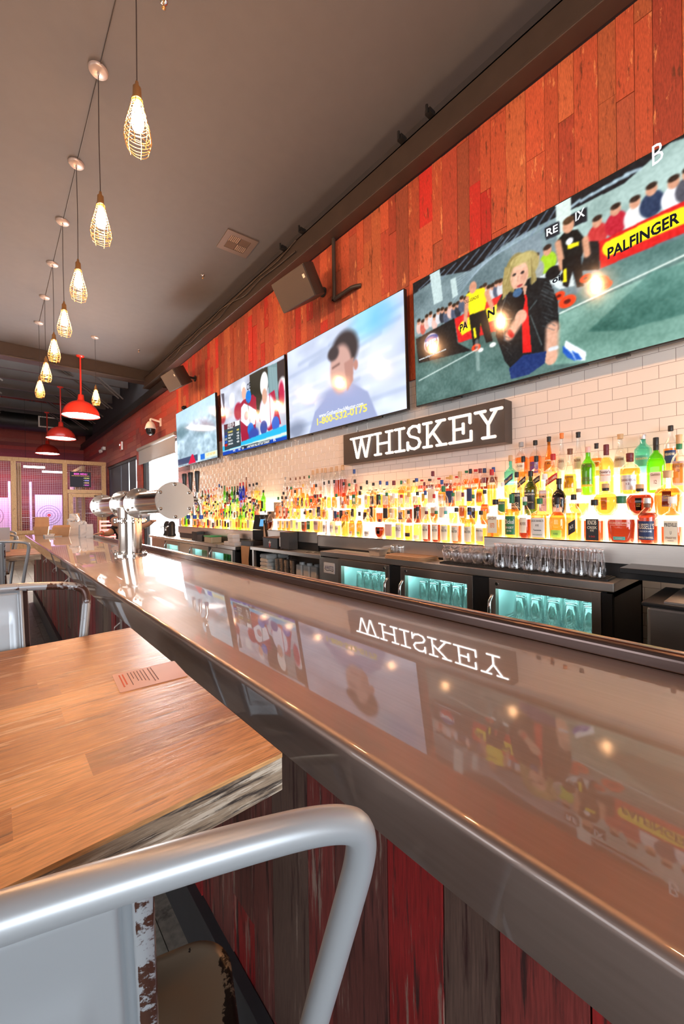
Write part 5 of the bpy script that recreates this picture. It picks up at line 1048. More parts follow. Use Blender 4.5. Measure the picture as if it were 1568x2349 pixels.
# open steel counter between the fridges
wc = thing('steel_work_counter', 'open steel counter with storage shelf between the two fridges', 'counter', (2.6, 3.65, 0)); CT = .975
mb = MB(); mb.box((FX + .01, 2.965, CT - .04), (2.89, 4.33, CT)); shifted(mb, wc).build('worktop', M_STEEL, wc, bevel=.004)
mb = MB(); mb.box((FX + .03, 2.97, .60), (2.88, 4.31, .625)); shifted(mb, wc).build('storage_shelf', M_DSTEEL, wc)
for y in (2.97, 4.28):
    for x in (FX + .03, 2.84): mb = MB(); mb.box((x, y, 0), (x + .035, y + .035, CT - .04)); shifted(mb, wc).build('leg', M_STEEL, wc)
mb = MB(); mb.box((2.86, 2.97, .3), (2.88, 4.31, CT - .04)); shifted(mb, wc).build('back_panel', pm('tan_backing', (.30, .20, .14), .7), wc)
# stacks on the storage shelf
M_FOAM = pm('white_foam', (.80, .76, .72), .6, var=.05); M_CLEARPL = glassy('clear_plastic', (.98, .96, .94), .9, .4, .45)
i = 0
for x, lab in ((2.44, 'front'), (2.60, 'rear')):
    for k in range(6):
        mb = MB(); mb.rbox((-.075, -.085, 0), (.075, .085, .034), .02); mb.rbox((-.068, -.078, .034), (.068, .078, .044), .02)
        o = mb.build('foam_box', M_FOAM, None, .004, (x, 4.12 + .004 * (k % 2), .6255 + k * .0445)); tag(o, f'white foam takeout box, {ordn(k)} from the bottom of the {lab} stack on the counter shelf', 'box', 'foam takeout boxes')
for k, (y, h, r) in enumerate(((3.93, .22, .042), (3.83, .235, .044), (3.73, .225, .043), (3.62, .23, .043))):
    mb = MB(); mb.lathe([(0, 0), (r * .78, 0), (r, h), (r * 1.05, h), (r * 1.05, h + .004), (r * .98, h + .004)], 20)
    for j in range(7): mb.lathe([(r * (.8 + .03 * j), h * .1 * (j + 1.5)), (r * (.84 + .03 * j), h * .1 * (j + 1.5) + .004)], 20)
    tag(mb.build('cup_stack', M_CLEARPL, None, 0, (2.45, y, .6255)), f'stack of clear plastic cups, {ordn(k)} from the foam boxes', 'cups', 'stacks of plastic cups')
for k, y in enumerate((3.47, 3.34, 3.21)):
    t = thing('juice_container', f'translucent white juice container, {ordn(k)} from the plastic cups under the counter', 'container', (2.46, y, .6255), 0, 'juice containers')
    mb = MB(); mb.rbox((-.05, -.05, 0), (.05, .05, .20), .014); mb.build('body', pm('milky_plastic', (.72, .66, .60), .35), t, bevel=.006); mb = MB(); mb.cyl((0, 0, .20), (0, 0, .225), .03, n=16); mb.build('lid', M_WHITE, t)
t = thing('label_gun', 'black and orange hand tool lying under the counter by the fridge', 'tool', (2.40, 3.08, .6255), .4)
mb = MB(); mb.rbox((-.03, -.07, 0), (.03, .07, .035), .012); mb.build('orange_body', pm('orange_plastic', (.85, .16, .02), .35), t, bevel=.006); mb = MB(); mb.tube([(0, -.06, .03), (0, -.03, .07), (0, .03, .085), (0, .07, .06)], .018, 10); mb.build('black_grip', M_BLACK, t)
mb = MB(); q = random.Random(8)
for k in range(9): a = q.uniform(-.4, .4); M_ = Matrix.Rotation(a, 4, 'Z'); mb.box((-.06, -.012, .004 * k), (.06, .012, .004 * k + .003), M_)
tag(mb.build('kraft_straws', M_KRAFT, None, 0, (2.47, 3.03, .6255)), 'loose bundle of kraft paper strips under the counter', 'paper strips')

# things on the work surfaces
def Y_at(u, x): return un(u, 1240, 'X', x).y
t = thing('napkin_caddy', 'black napkin caddy with a small white and red emblem', 'caddy', (2.42, 3.93, CT))
mb = MB(); mb.box((-.075, -.155, 0), (.075, .155, .115)); mb.build('box', M_BLACK, t, bevel=.004); mb = MB(); mb.box((-.078, -.158, .115), (.078, .158, .122)); mb.build('lid', pm('brown_lid', (.16, .09, .07), .5), t, bevel=.002)
mb = MB(); mb.prism([(-.0, .03), (.022, .03), (.018, .055), (.03, .075), (.012, .07), (0, .092), (-.012, .07), (-.03, .075), (-.018, .055), (-.022, .03)], -.0775, -.0765, 0); em_ = mb.build('emblem', M_WHITE, t)
mb = MB(); mb.prism([(-.012, .01), (.012, .01), (.014, .05), (.0, .06), (-.014, .05)], -.079, -.0776, 0); mb.build('emblem_center', pm('paint_red', CC['red'], .42), em_)
t = thing('menu_holder', 'tall black box holder standing right of the napkin caddy', 'holder', (2.42, 3.66, CT))
mb = MB(); mb.box((-.06, -.085, .006), (.06, .085, .19)); mb.build('box', pm('charcoal_box', (.05, .048, .048), .5), t, bevel=.003); mb = MB()
for y in (-.07, .06): mb.box((-.05, y, 0), (.05, y + .012, .006))
mb.build('foot', M_BLACK, t); mb = MB(); mb.box((-.064, .075, .03), (-.058, .09, .13)); mb.build('side_slot', M_WHITE, t)
# wooden trays, salt shakers and foil tin on the fridge top
for k in range(4):
    mb = MB(); mb.rbox((-.13, -.19, 0), (.13, .19, .006), .05, 5); o = mb.build('wooden_tray', pm('tan_wood_tray', (.58, .33, .17), .5, var=.15, stretch=(8, 1, 1)), None, .002, (2.42 + .004 * k, 1.96 + .006 * (k % 2), FZ + .0005 + k * .0075))
    tag(o, f'tan wooden tray, {ordn(k)} from the bottom of the tray stack', 'tray', 'stacked wooden trays')
t = thing('foil_tin', 'small crimped foil tin left of the wooden trays', 'tin', (2.40, 2.30, FZ)); mb = MB(); mb.prism([(-.045, -.055), (.045, -.055), (.045, .055), (-.045, .055)], .0, .002, 2)
vs0 = [(-.04, -.05, .001), (.04, -.05, .001), (.04, .05, .001), (-.04, .05, .001)]; vs1 = [(-.055, -.065, .055), (.055, -.065, .055), (.055, .065, .055), (-.055, .065, .055)]
mb = MB(); mb.add(vs0 + vs1, [(0, 1, 5, 4), (1, 2, 6, 5), (2, 3, 7, 6), (3, 0, 4, 7), (0, 3, 2, 1)], False); mb.box((-.062, -.072, .054), (-.053, .072, .057)); mb.box((.053, -.072, .054), (.062, .072, .057)); mb.box((-.062, -.072, .054), (.062, -.063, .057)); mb.box((-.062, .063, .054), (.062, .072, .057)); mb.build('pan', pm('crumpled_foil', (.75, .72, .68), .3, .9, var=.1, bump=1.0, scale=60), t)
mb = MB(); mb.rbox((-.035, -.045, .004), (.035, .045, .048), .008); mb.build('napkins', M_PAPER, t)
for k, y in enumerate((2.20, 2.13)):
    t = thing('salt_shaker', ('glass shaker with steel top beside the foil tin', 'glass shaker with steel top nearest the wooden trays')[k], 'shaker', (2.47, y, FZ), 0, 'glass shakers')
    mb = MB(); mb.lathe([(0, 0), (.021, 0), (.023, .01), (.019, .055), (.0175, .07)], 14); mb.build('glass_body', glassy('jar_glass', (.97, .97, .97), .9, .35, .3), t); mb = MB(); mb.lathe([(.019, .068), (.02, .08), (.012, .092), (0, .094)], 14); mb.build('steel_top', M_CHROME, t)
# bar mat with upturned mugs and stemless glasses
mb = MB(); mb.rbox((2.345, .64, FZ + .0005), (2.485, 1.66, FZ + .010), .01)
for i in range(60): y = .655 + i * .0167; mb.box((2.35, y, FZ + .0101), (2.48, y + .006, FZ + .013))
tag(mb.build('rubber_bar_mat', M_RUB), 'black ribbed rubber mat under the upturned glasses', 'mat')
M_GL = glassy('clear_drinking_glass', (.99, .98, .98), .98, .30)
def mug(y, x, lab, rz):
    t = thing('glass_mug', lab, 'mug', (x, y, FZ + .0135), rz, 'upturned glass mugs')
    mb = MB(); mb.lathe([(.040, 0), (.0425, .001), (.041, .01), (.030, .132), (.033, .140), (.030, .145), (0, .145)], 20); mb.lathe([(.039, .002), (.027, .128), (0, .130)], 20)
    for k in range(10):
        a = 2 * math.pi * k / 10; mb.tube([(.0405 * math.cos(a), .0405 * math.sin(a), .02), (.031 * math.cos(a), .031 * math.sin(a), .125)], .0022, 5)
    mb.build('glass_bowl', M_GL, t)
    mb = MB(); mb.tube([(.034, 0, .115), (.058, 0, .112), (.066, 0, .085), (.062, 0, .05), (.040, 0, .028)], .0055, 8); mb.build('handle', M_GL, t)
    return t
mugs = []
proto = mug(.70, 2.385, 'upturned glass mug at the right end of the front row on the black mat', .9)
for r_, x in ((0, 2.385), (1, 2.445)):
    for k in range(7):
        if r_ == 0 and k == 0: continue
        y = .70 + k * .088 + r_ * .04
        if y > 1.29: continue
        t = copy_tree(proto); t.location = (x, y, FZ + .0135); t.rotation_euler[2] = .9 + .3 * math.sin(k * 5 + r_)
        t['label'] = f'upturned glass mug, {ordn(k)} from the right in the {"front" if r_ == 0 else "back"} mug row'
sn = thing('stemless_glass', 'upturned round stemless glass in the front row nearest the mugs', 'glass', (2.39, 1.32, FZ + .0135), 0, 'upturned stemless glasses')
mb = MB(); mb.lathe([(.026, 0), (.028, .001), (.033, .03), (.040, .055), (.038, .078), (.024, .095), (.020, .100), (.030, .108), (.031, .112), (0, .112)], 20); mb.lathe([(.0255, .001), (.031, .03), (.037, .055), (.034, .075), (0, .09)], 20); mb.build('glass_bowl', M_GL, sn)
for r_, x in ((0, 2.385), (1, 2.448)):
    for k in range(5):
        if r_ == 0 and k == 0: continue
        y = 1.32 + k * .074 + (.03 if r_ else 0)
        if y > 1.645: continue
        t = copy_tree(sn); t.location = (x, y, FZ + .0135); t['label'] = f'upturned round stemless glass, {ordn(k)} from the mugs in the {"front" if r_ == 0 else "back"} row'

# register corner
t = thing('register_tablet', 'black register screen tilted up, seen between the two lit shelves', 'screen', (2.50, 4.435, 1.165), math.radians(18))
mb = MB(); mb.box((-.01, -.11, .0), (.01, .11, .19), Matrix.Rotation(math.radians(14), 4, 'Y')); mb.build('screen_body', M_BLACK, t, bevel=.006)
mb = MB(); mb.box((-.0125, -.07, .04), (-.0105, .0, .13), Matrix.Rotation(math.radians(14), 4, 'Y')); mb.build('screen_glow', em('tablet_blue', (.15, .42, .75), .9), t)
mb = MB(); mb.box((-.03, -.09, -.13), (.1, .09, -.005)); mb.build('base', M_BLACK, t, bevel=.005)
mb = MB(); mb.box((2.36, 4.35, .955), (2.70, 4.66, 1.03)); tag(mb.build('cash_drawer', M_BLACK, None, .004), 'black cash drawer under the register screen', 'drawer')
mb = MB(); mb.box((2.38, 4.34, .0), (2.86, 4.70, .95)); tag(mb.build('cabinet_base', M_BMETAL), 'dark cabinet between the counter and the farther fridge', 'cabinet')
mb = MB(); mb.add([(2.34, 4.62, .96), (2.34, 4.40, .96), (2.335, 4.42, .80), (2.34, 4.40, .45), (2.335, 4.56, .45), (2.335, 4.60, .80)], [(0, 1, 2, 3, 4, 5)], False); mb.add([(2.34, 4.62, .96), (2.34, 4.40, .96), (2.50, 4.40, .965), (2.50, 4.62, .965)], [(0, 3, 2, 1)], False)
o = mb.build('brown_paper', M_KRAFT); o.modifiers.new('s', 'SOLIDIFY').thickness = .002; tag(o, 'brown paper sheet hanging over the counter edge by the crate', 'paper')
mb = MB()
for i in range(12):
    z = .40 + i * .05; mb.tube([(2.36, 4.33, z), (2.36, 4.42, z + .12)], .0025, 4); mb.tube([(2.36, 4.42, z), (2.36, 4.33, z + .12)], .0025, 4)
tag(mb.build('wire_mesh_panel', M_BMETAL), 'black diamond wire panel beside the hanging brown paper', 'mesh panel')
mb = MB(); mb.add([(2.47, 4.20, .98), (2.50, 4.33, .98), (2.50, 4.33, 1.24), (2.47, 4.27, 1.24)], [(0, 1, 2, 3)], False); o = mb.build('clipboard_menu', M_KRAFT); o.modifiers.new('s', 'SOLIDIFY').thickness = .004; tag(o, 'tan menu board leaning beside the register screen', 'menu')
for k, (y, z) in enumerate(((4.86, .9475), (4.93, .9475), (4.90, .9975), (4.91, 1.0475))):
    mb = MB(); mb.box((-.05, -.075, 0), (.05, .075, .048)); o = mb.build('napkin_pack', M_PAPER, None, .003, (2.38, y + (.09 if k == 1 else 0), z)); tag(o, ('right white napkin pack at the bottom of the pile by the register', 'left white napkin pack at the bottom of the pile by the register', 'white napkin pack in the middle of the pile by the register', 'top white napkin pack of the pile by the register')[k], 'napkins', 'napkin packs')
t = thing('plastic_tub', 'clear plastic tub with a green lid on the farther fridge', 'tub', (2.40, 5.62, .9475)); mb = MB(); mb.rbox((-.08, -.13, 0), (.08, .13, .085), .02); mb.build('body', pm('hazy_plastic', (.62, .52, .36), .3), t, bevel=.006); mb = MB(); mb.rbox((-.086, -.136, .085), (.086, .136, .10), .022); mb.build('lid', pm('green_lid', (.05, .48, .16), .4), t, bevel=.003)
t = thing('straw_caddy', 'black straw and napkin caddy left of the green lidded tub', 'caddy', (2.42, 6.1, .9475)); mb = MB(); mb.box((-.06, -.18, 0), (.06, .02, .10)); mb.build('low_box', M_BLACK, t, bevel=.004); mb = MB()
for i in range(3): mb.box((-.06, .03 + i * .07, 0), (.06, .09 + i * .07, .14))
mb.build('tall_box', M_BLACK, t, bevel=.004)
for k, (u, z) in enumerate(((458, 1.035), (472, 1.035))):
    pass

# ------------------------------------------------------------------ pendants, red lamps, ceiling fittings
M_WIRE = pm('brass_wire', (.80, .45, .16), .3, .9); M_CORD = pm('dark_cord', (.03, .02, .02), .7); M_SOCK = pm('antique_brass_socket', (.55, .30, .12), .35, .8)
def pendant(lab, x, y, zb=3.63):
    t = thing('caged_pendant_lamp', lab, 'pendant lamp', (x, y, CEIL), 0, 'caged pendant lamps')
    d = zb - CEIL
    mb = MB(); mb.lathe([(0, -.024), (.058, -.022), (.066, -.012), (.068, 0)], 32); mb.lathe([(.0, -.044), (.006, -.042), (.008, -.024)], 12); mb.build('ceiling_canopy', pm('canopy_metal', (.50, .40, .35), .4, .4), t)
    mb = MB(); mb.tube([(0, 0, -.04), (.004 * math.sin(y * 3), .0, (d + .2) / 2), (0, 0, d + .235)], .0032, 8); mb.build('cord', M_CORD, t)
    mb = MB(); mb.lathe([(0, d + .245), (.008, d + .24), (.012, d + .215), (.022, d + .205), (.024, d + .15), (.027, d + .145), (.027, d + .135), (.018, d + .12), (0, d + .12)], 18); mb.build('socket', M_SOCK, t)
    mb = MB(); mb.lathe([(.012, d + .125), (.016, d + .10), (.030, d + .045), (.034, d + .005), (.027, d - .028), (0, d - .044)], 18); mb.build('bulb', em('filament_bulb', BULB_C, BULB_E), t)
    mb = MB(); rg = random.Random(int(y * 100))
    def prof(s):  # s from 0 (top) to 1 (bottom)
        return .028 + .046 * math.sin(min(1, s * 1.15) * math.pi * .5) ** 1.5 - (.02 * max(0, s - .75) / .25)
    for k in range(15):
        s = (k + .3) / 15 if k else .02; r = prof(s); z = d + .14 - .30 * s; a = rg.uniform(-.12, .12); b = rg.uniform(-.12, .12)
        mb.tube([(r * math.cos(q_), r * math.sin(q_), z + r * (a * math.cos(q_) + b * math.sin(q_)) + .002 * math.sin(3 * q_ + k)) for q_ in [2 * math.pi * i / 22 for i in range(22)]], .0017, 5, closed=True)
    for k in range(6):
        a0 = 2 * math.pi * k / 6; mb.tube([(prof(s) * math.cos(a0), prof(s) * math.sin(a0), d + .14 - .30 * s) for s in [i / 9 for i in range(10)]], .0019, 5)
    mb.build('wire_cage', M_WIRE, t)
    return t
PY = (-1.75, -.70, .36, 1.42, 2.485, 3.52, 4.60, 5.62, 6.66, 7.76, 8.87)
PL = ('pendant above and behind the viewer', 'pendant above the viewer', 'pendant over the near bar end', 'pendant over the bar just before the first one in view', 'nearest caged pendant with its cord running out of the picture', 'second caged pendant, below the nearest round ceiling canopy', 'third caged pendant along the bar', 'fourth caged pendant along the bar', 'fifth caged pendant along the bar', 'sixth caged pendant along the bar', 'last caged pendant of the bar row')
for y, l in zip(PY, PL):
    if y > -.8: pendant(l, .655, y)
pendant('caged pendant standing apart, right of the biggest red dome lamp', 1.525, 8.93, 3.64)
# thin dark rod drawn for the faint, shadow-like ceiling seam along the canopies
mb = MB(); mb.cyl((.66, -4, CEIL - .003), (.66, 9.0, CEIL - .003), .0035, n=8); tag(mb.build('ceiling_seam_line', M_BEAM), 'thin dark line for the faint ceiling seam between the pendant canopies', 'seam')
for (u, v, X, yy, lab) in ((181, 955, 1.46, 10.62, 'nearest and largest red dome lamp'), (140, 1005, 1.46, 13.6, 'middle red dome lamp'), (108, 1042, 1.46, 17.3, 'farthest red dome lamp above the cage')):
    top = CEIL if yy < 11 else 4.95
    t = thing('red_dome_lamp', lab, 'dome lamp', (X, yy - (.42 if yy < 11 else 0), top), 0, 'red dome lamps'); z = 3.50 - top
    mb = MB(); mb.lathe([(0, -.03), (.06, -.028), (.075, -.01), (.08, 0)], 20); mb.cyl((0, 0, -.02), (0, 0, z + .46), .017, n=12); mb.build('stem', M_RED, t)
    prof_ = [(.0, z + .47), (.055, z + .46), (.062, z + .36), (.075, z + .33)] + [(.345 * math.sin(math.radians(a)), z + .335 * math.cos(math.radians(a))) for a in range(16, 91, 8)] + [(.352, z + .0)]
    mb = MB(); mb.lathe(prof_, 40); mb.build('dome_shade', M_RED, t)
    mb = MB(); mb.lathe([(0, z + .30)] + [(.335 * math.sin(math.radians(a)), z + .004 + .32 * math.cos(math.radians(a))) for a in range(16, 91, 8)], 40); mb.build('white_lining', em('lamp_lining_lit', (1, .94, .86), 13.0), t)
# ceiling vent
t = thing('ceiling_vent', 'square ceiling air vent above the televisions', 'vent', (2.385, 4.68, CEIL), math.radians(-4)); mb = MB()
for a, b in (((-.2, -.2), (.2, -.13)), ((-.2, .13), (.2, .2)), ((-.2, -.13), (-.13, .13)), ((.13, -.13), (.2, .13))): mb.box((*a, -.012), (*b, 0))
mb.build('vent_frame', pm('brown_vent_metal', (.16, .11, .085), .5, .3), t); mb = MB(); mb.box((-.13, -.13, -.002), (.13, .13, .0)); mb.build('dark_backing', M_BLACK, t)
mb = MB()
for qx, qy, dr in ((-1, -1, 0), (1, -1, 1), (-1, 1, 1), (1, 1, 0)):
    for i in range(6):
        c = .012 + i * .021; M_ = Matrix.Translation((qx * .065, qy * .065, -.008)) @ (Matrix.Rotation(math.pi / 2, 4, 'Z') if dr else Matrix.Identity(4)) @ Matrix.Translation((c - .065, 0, 0)) @ Matrix.Rotation(.7, 4, 'Y'); mb.box((-.007, -.06, -.001), (.007, .06, .001), M_)
mb.build('louvre', pm('brown_vent_metal', (.16, .11, .085), .5), t)['kind'] = 'stuff'
for x, y, l in ((2.32, 5.63, 'brass sprinkler head in the ceiling beyond the vent'), (.903, 2.767, 'small white sprinkler cap beside the nearest pendant cord'), (2.34, 9.07, 'small sprinkler head near the cross beam')):
    t = thing('sprinkler_head', l, 'sprinkler', (x, y, CEIL), 0); mb = MB(); mb.lathe([(.0, -.006), (.022, -.005), (.026, 0)], 20); mb.build('escutcheon', M_CHROME, t); mb = MB(); mb.lathe([(0, -.045), (.013, -.043), (.013, -.038), (.004, -.034), (.005, -.006)], 12); mb.build('nozzle', M_SOCK, t)
# wall speakers
def speaker(lab, c, yaw, w=.54, h=.31, dep=.30):
    t = thing('wall_speaker', lab, 'speaker', c, 0, 'dark wall speakers'); t.rotation_euler = (0, 0, 0)
    n = Vector((-math.cos(yaw) * math.cos(.57), -math.sin(yaw) * math.cos(.57), -math.sin(.57))).normalized(); e = Vector((0, 0, 1)).cross(n).normalized(); u_ = n.cross(e)
    if e.y > 0: e = -e
    u_ = e.cross(n);
    if u_.z < 0: u_ = -u_
    M_ = Matrix((( e.x, u_.x, n.x, 0), (e.y, u_.y, n.y, 0), (e.z, u_.z, n.z, 0), (0, 0, 0, 1)))
    mb = MB(); out = [(w / 2, .012), (w / 2, -.02)] + [(w / 2 * math.cos(math.radians(a)), -.02 - dep * math.sin(math.radians(a))) for a in range(10, 171, 10)] + [(-w / 2, -.02), (-w / 2, .012)]
    mb.prism([(x, z) for x, z in out], -h / 2, h / 2, 1, M_); mb.build('cabinet', pm('speaker_shell', (.035, .026, .02), .45, var=.1), t, bevel=.004)
    mb = MB(); mb.rbox((-w / 2 + .004, -h / 2 + .004, .012), (w / 2 - .004, h / 2 - .004, .024), .01, 3, M_); mb.build('front_grille', M_SPEAKER, t, bevel=.004)
    mb = MB(); mb.box((w / 2 - .06, h / 2 - .12, .0241), (w / 2 - .03, h / 2 - .085, .026), M_); mb.build('badge', pm('speaker_badge', (.75, .20, .12) if 'farther' in lab else (.8, .65, .5), .4), t)
    mb = MB(); p0 = M_ @ Vector((0, 0, -.25)); p1 = Vector((WX - .03 - c[0], p0.y + .02, p0.z)); mb.cyl(p0, p1, .022, n=12); mb.cyl(p1 - Vector((.012, 0, 0)), p1, .055, n=16); mb.build('wall_bracket', M_BMETAL, t)
    return t
speaker('nearer dark wall speaker above the second television', (2.45, 3.54, 3.76), .07)
speaker('farther dark wall speaker near the cross beam', (2.45, 7.40, 3.76), .07)
# conduit drop and elbow by the speaker
t = thing('conduit_drop', 'dark conduit dropping from the beam with an elbow beside the nearer speaker', 'pipe', (2.84, 3.3, 3.7))
mb = MB(); mb.tube([(0, .03, .72), (0, .03, .04), (0, .03, .0)], .021, 12); mb.tube([(0.03, .065, .72), (0.03, .065, -.0)], .012, 8); mb.build('vertical_pipe', M_BEAM, t); mb = MB(); mb.tube(arc_pts([(0, .03, .0), (0, -.27, .01), (.05, -.34, .01)], .05), .021, 12); mb.lathe([(.03, 0), (.03, .03)], 12, (0, .03, -.01)); mb.build('elbow_pipe', M_BEAM, t)
# loose cables lying along the beam
q = random.Random(4)
for k, lab in enumerate(('upper loose cable draped along the wall beam', 'lower loose cable sagging along the wall beam')):
    pts = [(2.745 - .012 * k, 3.9 + i * .42, 4.60 - .05 * k - (.10 * abs(math.sin(i * 1.3 + k))) * (1 if k else .6)) for i in range(12)]
    mb = MB(); mb.tube(arc_pts(pts, .12, 4), .009 - .002 * k, 6); tag(mb.build('loose_cable', M_BEAM), lab, 'cable')
for k, y in enumerate((1.95, 2.25, 3.75, 4.15)):
    mb = MB(); mb.box((2.71, y, 4.62), (2.78, y + .05, 4.66)); mb.cyl((2.70, y + .025, 4.61), (2.70, y + .025, 4.68), .012, n=8); tag(mb.build('beam_clamp', M_BMETAL), ('beam clamp at the near end of the wall beam', 'second beam clamp along the wall beam', 'beam clamp above the nearer speaker', 'beam clamp beyond the nearer speaker')[k], 'clamp', 'beam clamps')

# ------------------------------------------------------------------ wall devices near the door
t = thing('dome_camera', 'white pan and tilt dome camera hanging from a wall arm by the door', 'security camera', (2.70, 9.62, 3.28))
mb = MB(); mb.lathe([(.0, .17), (.05, .165), (.085, .12), (.112, .04), (.115, 0), (.10, 0)], 28); mb.build('white_housing', M_WHITE, t); mb = MB(); mb.lathe([(.105, 0), (.10, -.02)] + [(.098 * math.cos(math.radians(a)), -.05 - .098 * math.sin(math.radians(a))) for a in range(0, 91, 10)], 28); mb.build('dark_dome', pm('smoked_dome', (.01, .01, .012), .08), t)
mb = MB(); mb.tube(arc_pts([(0, 0, .16), (0, 0, .235), (.22, -.0, .19)], .03), .022, 12); mb.box((.20, -.035, .09), (.228, .035, .27)); mb.build('wall_arm', M_WHITE, t)
t = thing('mini_dome_camera', 'small black dome camera above the farthest television', 'security camera', (2.86, 7.98, 3.45)); mb = MB(); mb.cyl((0, 0, 0), (.035, 0, 0), .05, n=18); mb.build('base', M_BLACK, t); mb = MB(); mb.lathe([(.042 * math.cos(math.radians(a)), .045 * math.sin(math.radians(a))) for a in range(0, 91, 15)], 18, M=Matrix.Rotation(-math.pi / 2, 4, 'Y')); mb.build('lens_dome', pm('smoked_dome', (.01, .01, .012), .08), t)
t = thing('fire_alarm', 'red fire alarm strobe on the board wall', 'fire alarm', (2.91, 13.2, 3.38)); mb = MB(); mb.box((-.05, -.09, -.12), (.0, .09, .12)); mb.build('white_backbox', M_WHITE, t, bevel=.005); mb = MB(); mb.box((-.065, -.08, -.11), (-.05, .08, .11)); mb.build('red_face', M_RED, t, bevel=.004); mb = MB(); mb.box((-.075, -.03, .0), (-.065, .03, .05)); mb.build('strobe', em('strobe_lens', (1, .9, .85), 1.0), t)
t = thing('emergency_light', 'white emergency light near the far corner', 'emergency light', (2.90, 15.7, 3.60)); mb = MB(); mb.box((-.07, -.14, -.05), (.02, .14, .06)); mb.build('body', M_WHITE, t, bevel=.01)
for y in (-.08, .08): mb = MB(); mb.cyl((-.08, y, -.08), (-.14, y, -.10), .05, n=14); mb.build('lamp_head', M_WHITE, t)
# duct with grille, hanging in the open roof
t = thing('air_duct', 'dark round air duct crossing under the open roof', 'duct', (-2.58, 18.6, 4.78)); t.scale = (1.43, 1.43, 1.43); mb = MB(); mb.cyl((-4.5, 0, 0), (3.9, 0, 0), .23, n=28)
for x in range(-4, 4): mb.cyl((x, 0, 0), (x + .04, 0, 0), .238, n=28)
mb.build('duct_pipe', M_BMETAL, t); mb = MB()
for a, b in (((2.70, -.255, -.14), (3.20, -.245, -.11)), ((2.70, -.255, .11), (3.20, -.245, .14)), ((2.70, -.255, -.11), (2.73, -.245, .11)), ((3.17, -.255, -.11), (3.20, -.245, .11))): mb.box(a, b)
mb.build('grille_frame', M_WHITE, t); mb = MB(); mb.box((2.73, -.25, -.11), (3.17, -.235, .11)); mb.build('grille_louvres', M_BLACK, t)
for x in (-4, -1, 2): mb = MB(); mb.tube([(x, 0, .2), (x, 0, .85)], .006, 6); mb.build('hanger_rod', M_BMETAL, t)

# ------------------------------------------------------------------ axe throwing cages at the far end
def timber(mb, a, b): mb.t = random.choice([(.72, .44, .22), (.66, .38, .18), (.78, .50, .27)]); mb.box(a, b)
random.seed(12)
CYG = 15.3
cg = thing('throwing_cage_front', 'timber framed wire mesh front of the axe throwing cages at the far end', 'cage', (0, CYG, 0))
for (a, b) in (((-5.2, -.06, 2.97), (2.86, .06, 3.09)), ((-5.2, -.05, .80), (1.66, .05, .90)), ((-5.2, -.05, .0), (1.66, .05, .12))): mb = MB(); timber(mb, a, b); mb.build('rail', M_TIMBER, cg)
for x in (-4.2, -2.7, -1.15, .40, 1.66, 2.73): mb = MB(); timber(mb, (x, -.06, 0), (x + .12, .06, 2.97)); mb.build('post', M_TIMBER, cg)
mb = MB()
for k in range(5): timber(mb, (-5.2, -.02, .12 + k * .136), (1.66, .02, .255 + k * .136))
mb.build('plank_skirt', M_TIMBER, cg)
mb = MB(); s = .055; M_GAL = pm('galvanised_mesh', (.50, .42, .38), .4, .5)
for (x0, x1, z0, z1_) in ((-5.2, 1.66, .90, 2.97), (1.78, 2.73, 2.16, 2.97)):
    x = x0
    while x < x1: mb.box((x, -.003, z0), (x + .005, .001, z1_)); x += s
    z = z0
    while z < z1_: mb.box((x0, .001, z), (x1, .005, z + .005)); z += s
mb.build('wire_mesh', M_GAL, cg)
mb = MB(); timber(mb, (1.78, -.06, 2.05), (2.73, .06, 2.16)); mb.build('rail', M_TIMBER, cg)
dm = MB()
for a, b in (((1.80, -.04, .05), (1.92, .02, 2.04)), ((2.59, -.04, .05), (2.71, .02, 2.04)), ((1.92, -.04, 1.92), (2.59, .02, 2.04)), ((1.92, -.04, .05), (2.59, .02, .2))): timber(dm, a, b)
dd = dm.build('door', M_TIMBER, cg); mb = MB(); x = 1.92
while x < 2.59: mb.box((x, -.003, .2), (x + .005, .001, 1.92)); x += s
z = .2
while z < 1.92: mb.box((1.92, .001, z), (2.59, .005, z + .005)); z += s
mb.build('wire_mesh', M_GAL, dd); mb = MB(); mb.box((2.5, -.05, 1.95), (2.74, -.04, 1.98)); mb.build('hinge', M_BMETAL, dd)
for j, x in enumerate((-1.1, .62, 2.3)):
    t = thing('cage_divider', ('left timber divider between throwing lanes', 'middle timber divider between throwing lanes', 'right timber divider between throwing lanes')[j], 'divider', (x, 17.2, 0), 0, 'timber lane dividers')
    for y in (-1.3, 0, 1.3): mb = MB(); timber(mb, (-.05, y, 0), (.05, y + .1, 2.9)); mb.build('post', M_TIMBER, t)
    mb = MB(); timber(mb, (-.05, -1.3, 2.9), (.05, 1.4, 3.0)); mb.build('rail', M_TIMBER, t)
    mb = MB()
    for i in range(30): y = -1.3 + i * .09; mb.box((-.003, y, .1), (.003, y + .006, 2.9))
    for i in range(30): z = .1 + i * .095; mb.box((-.003, -1.3, z), (.003, 1.3, z + .006))
    mb.build('wire_mesh', M_GAL, t)
M_TGT = pm('pale_target_boards', (.85, .82, .86), .6, var=.08, stretch=(6, 1, .6)); M_RING = pm('black_ring_paint', (.02, .015, .04), .6); M_BULL = pm('red_ring_paint', (.70, .04, .06), .5)
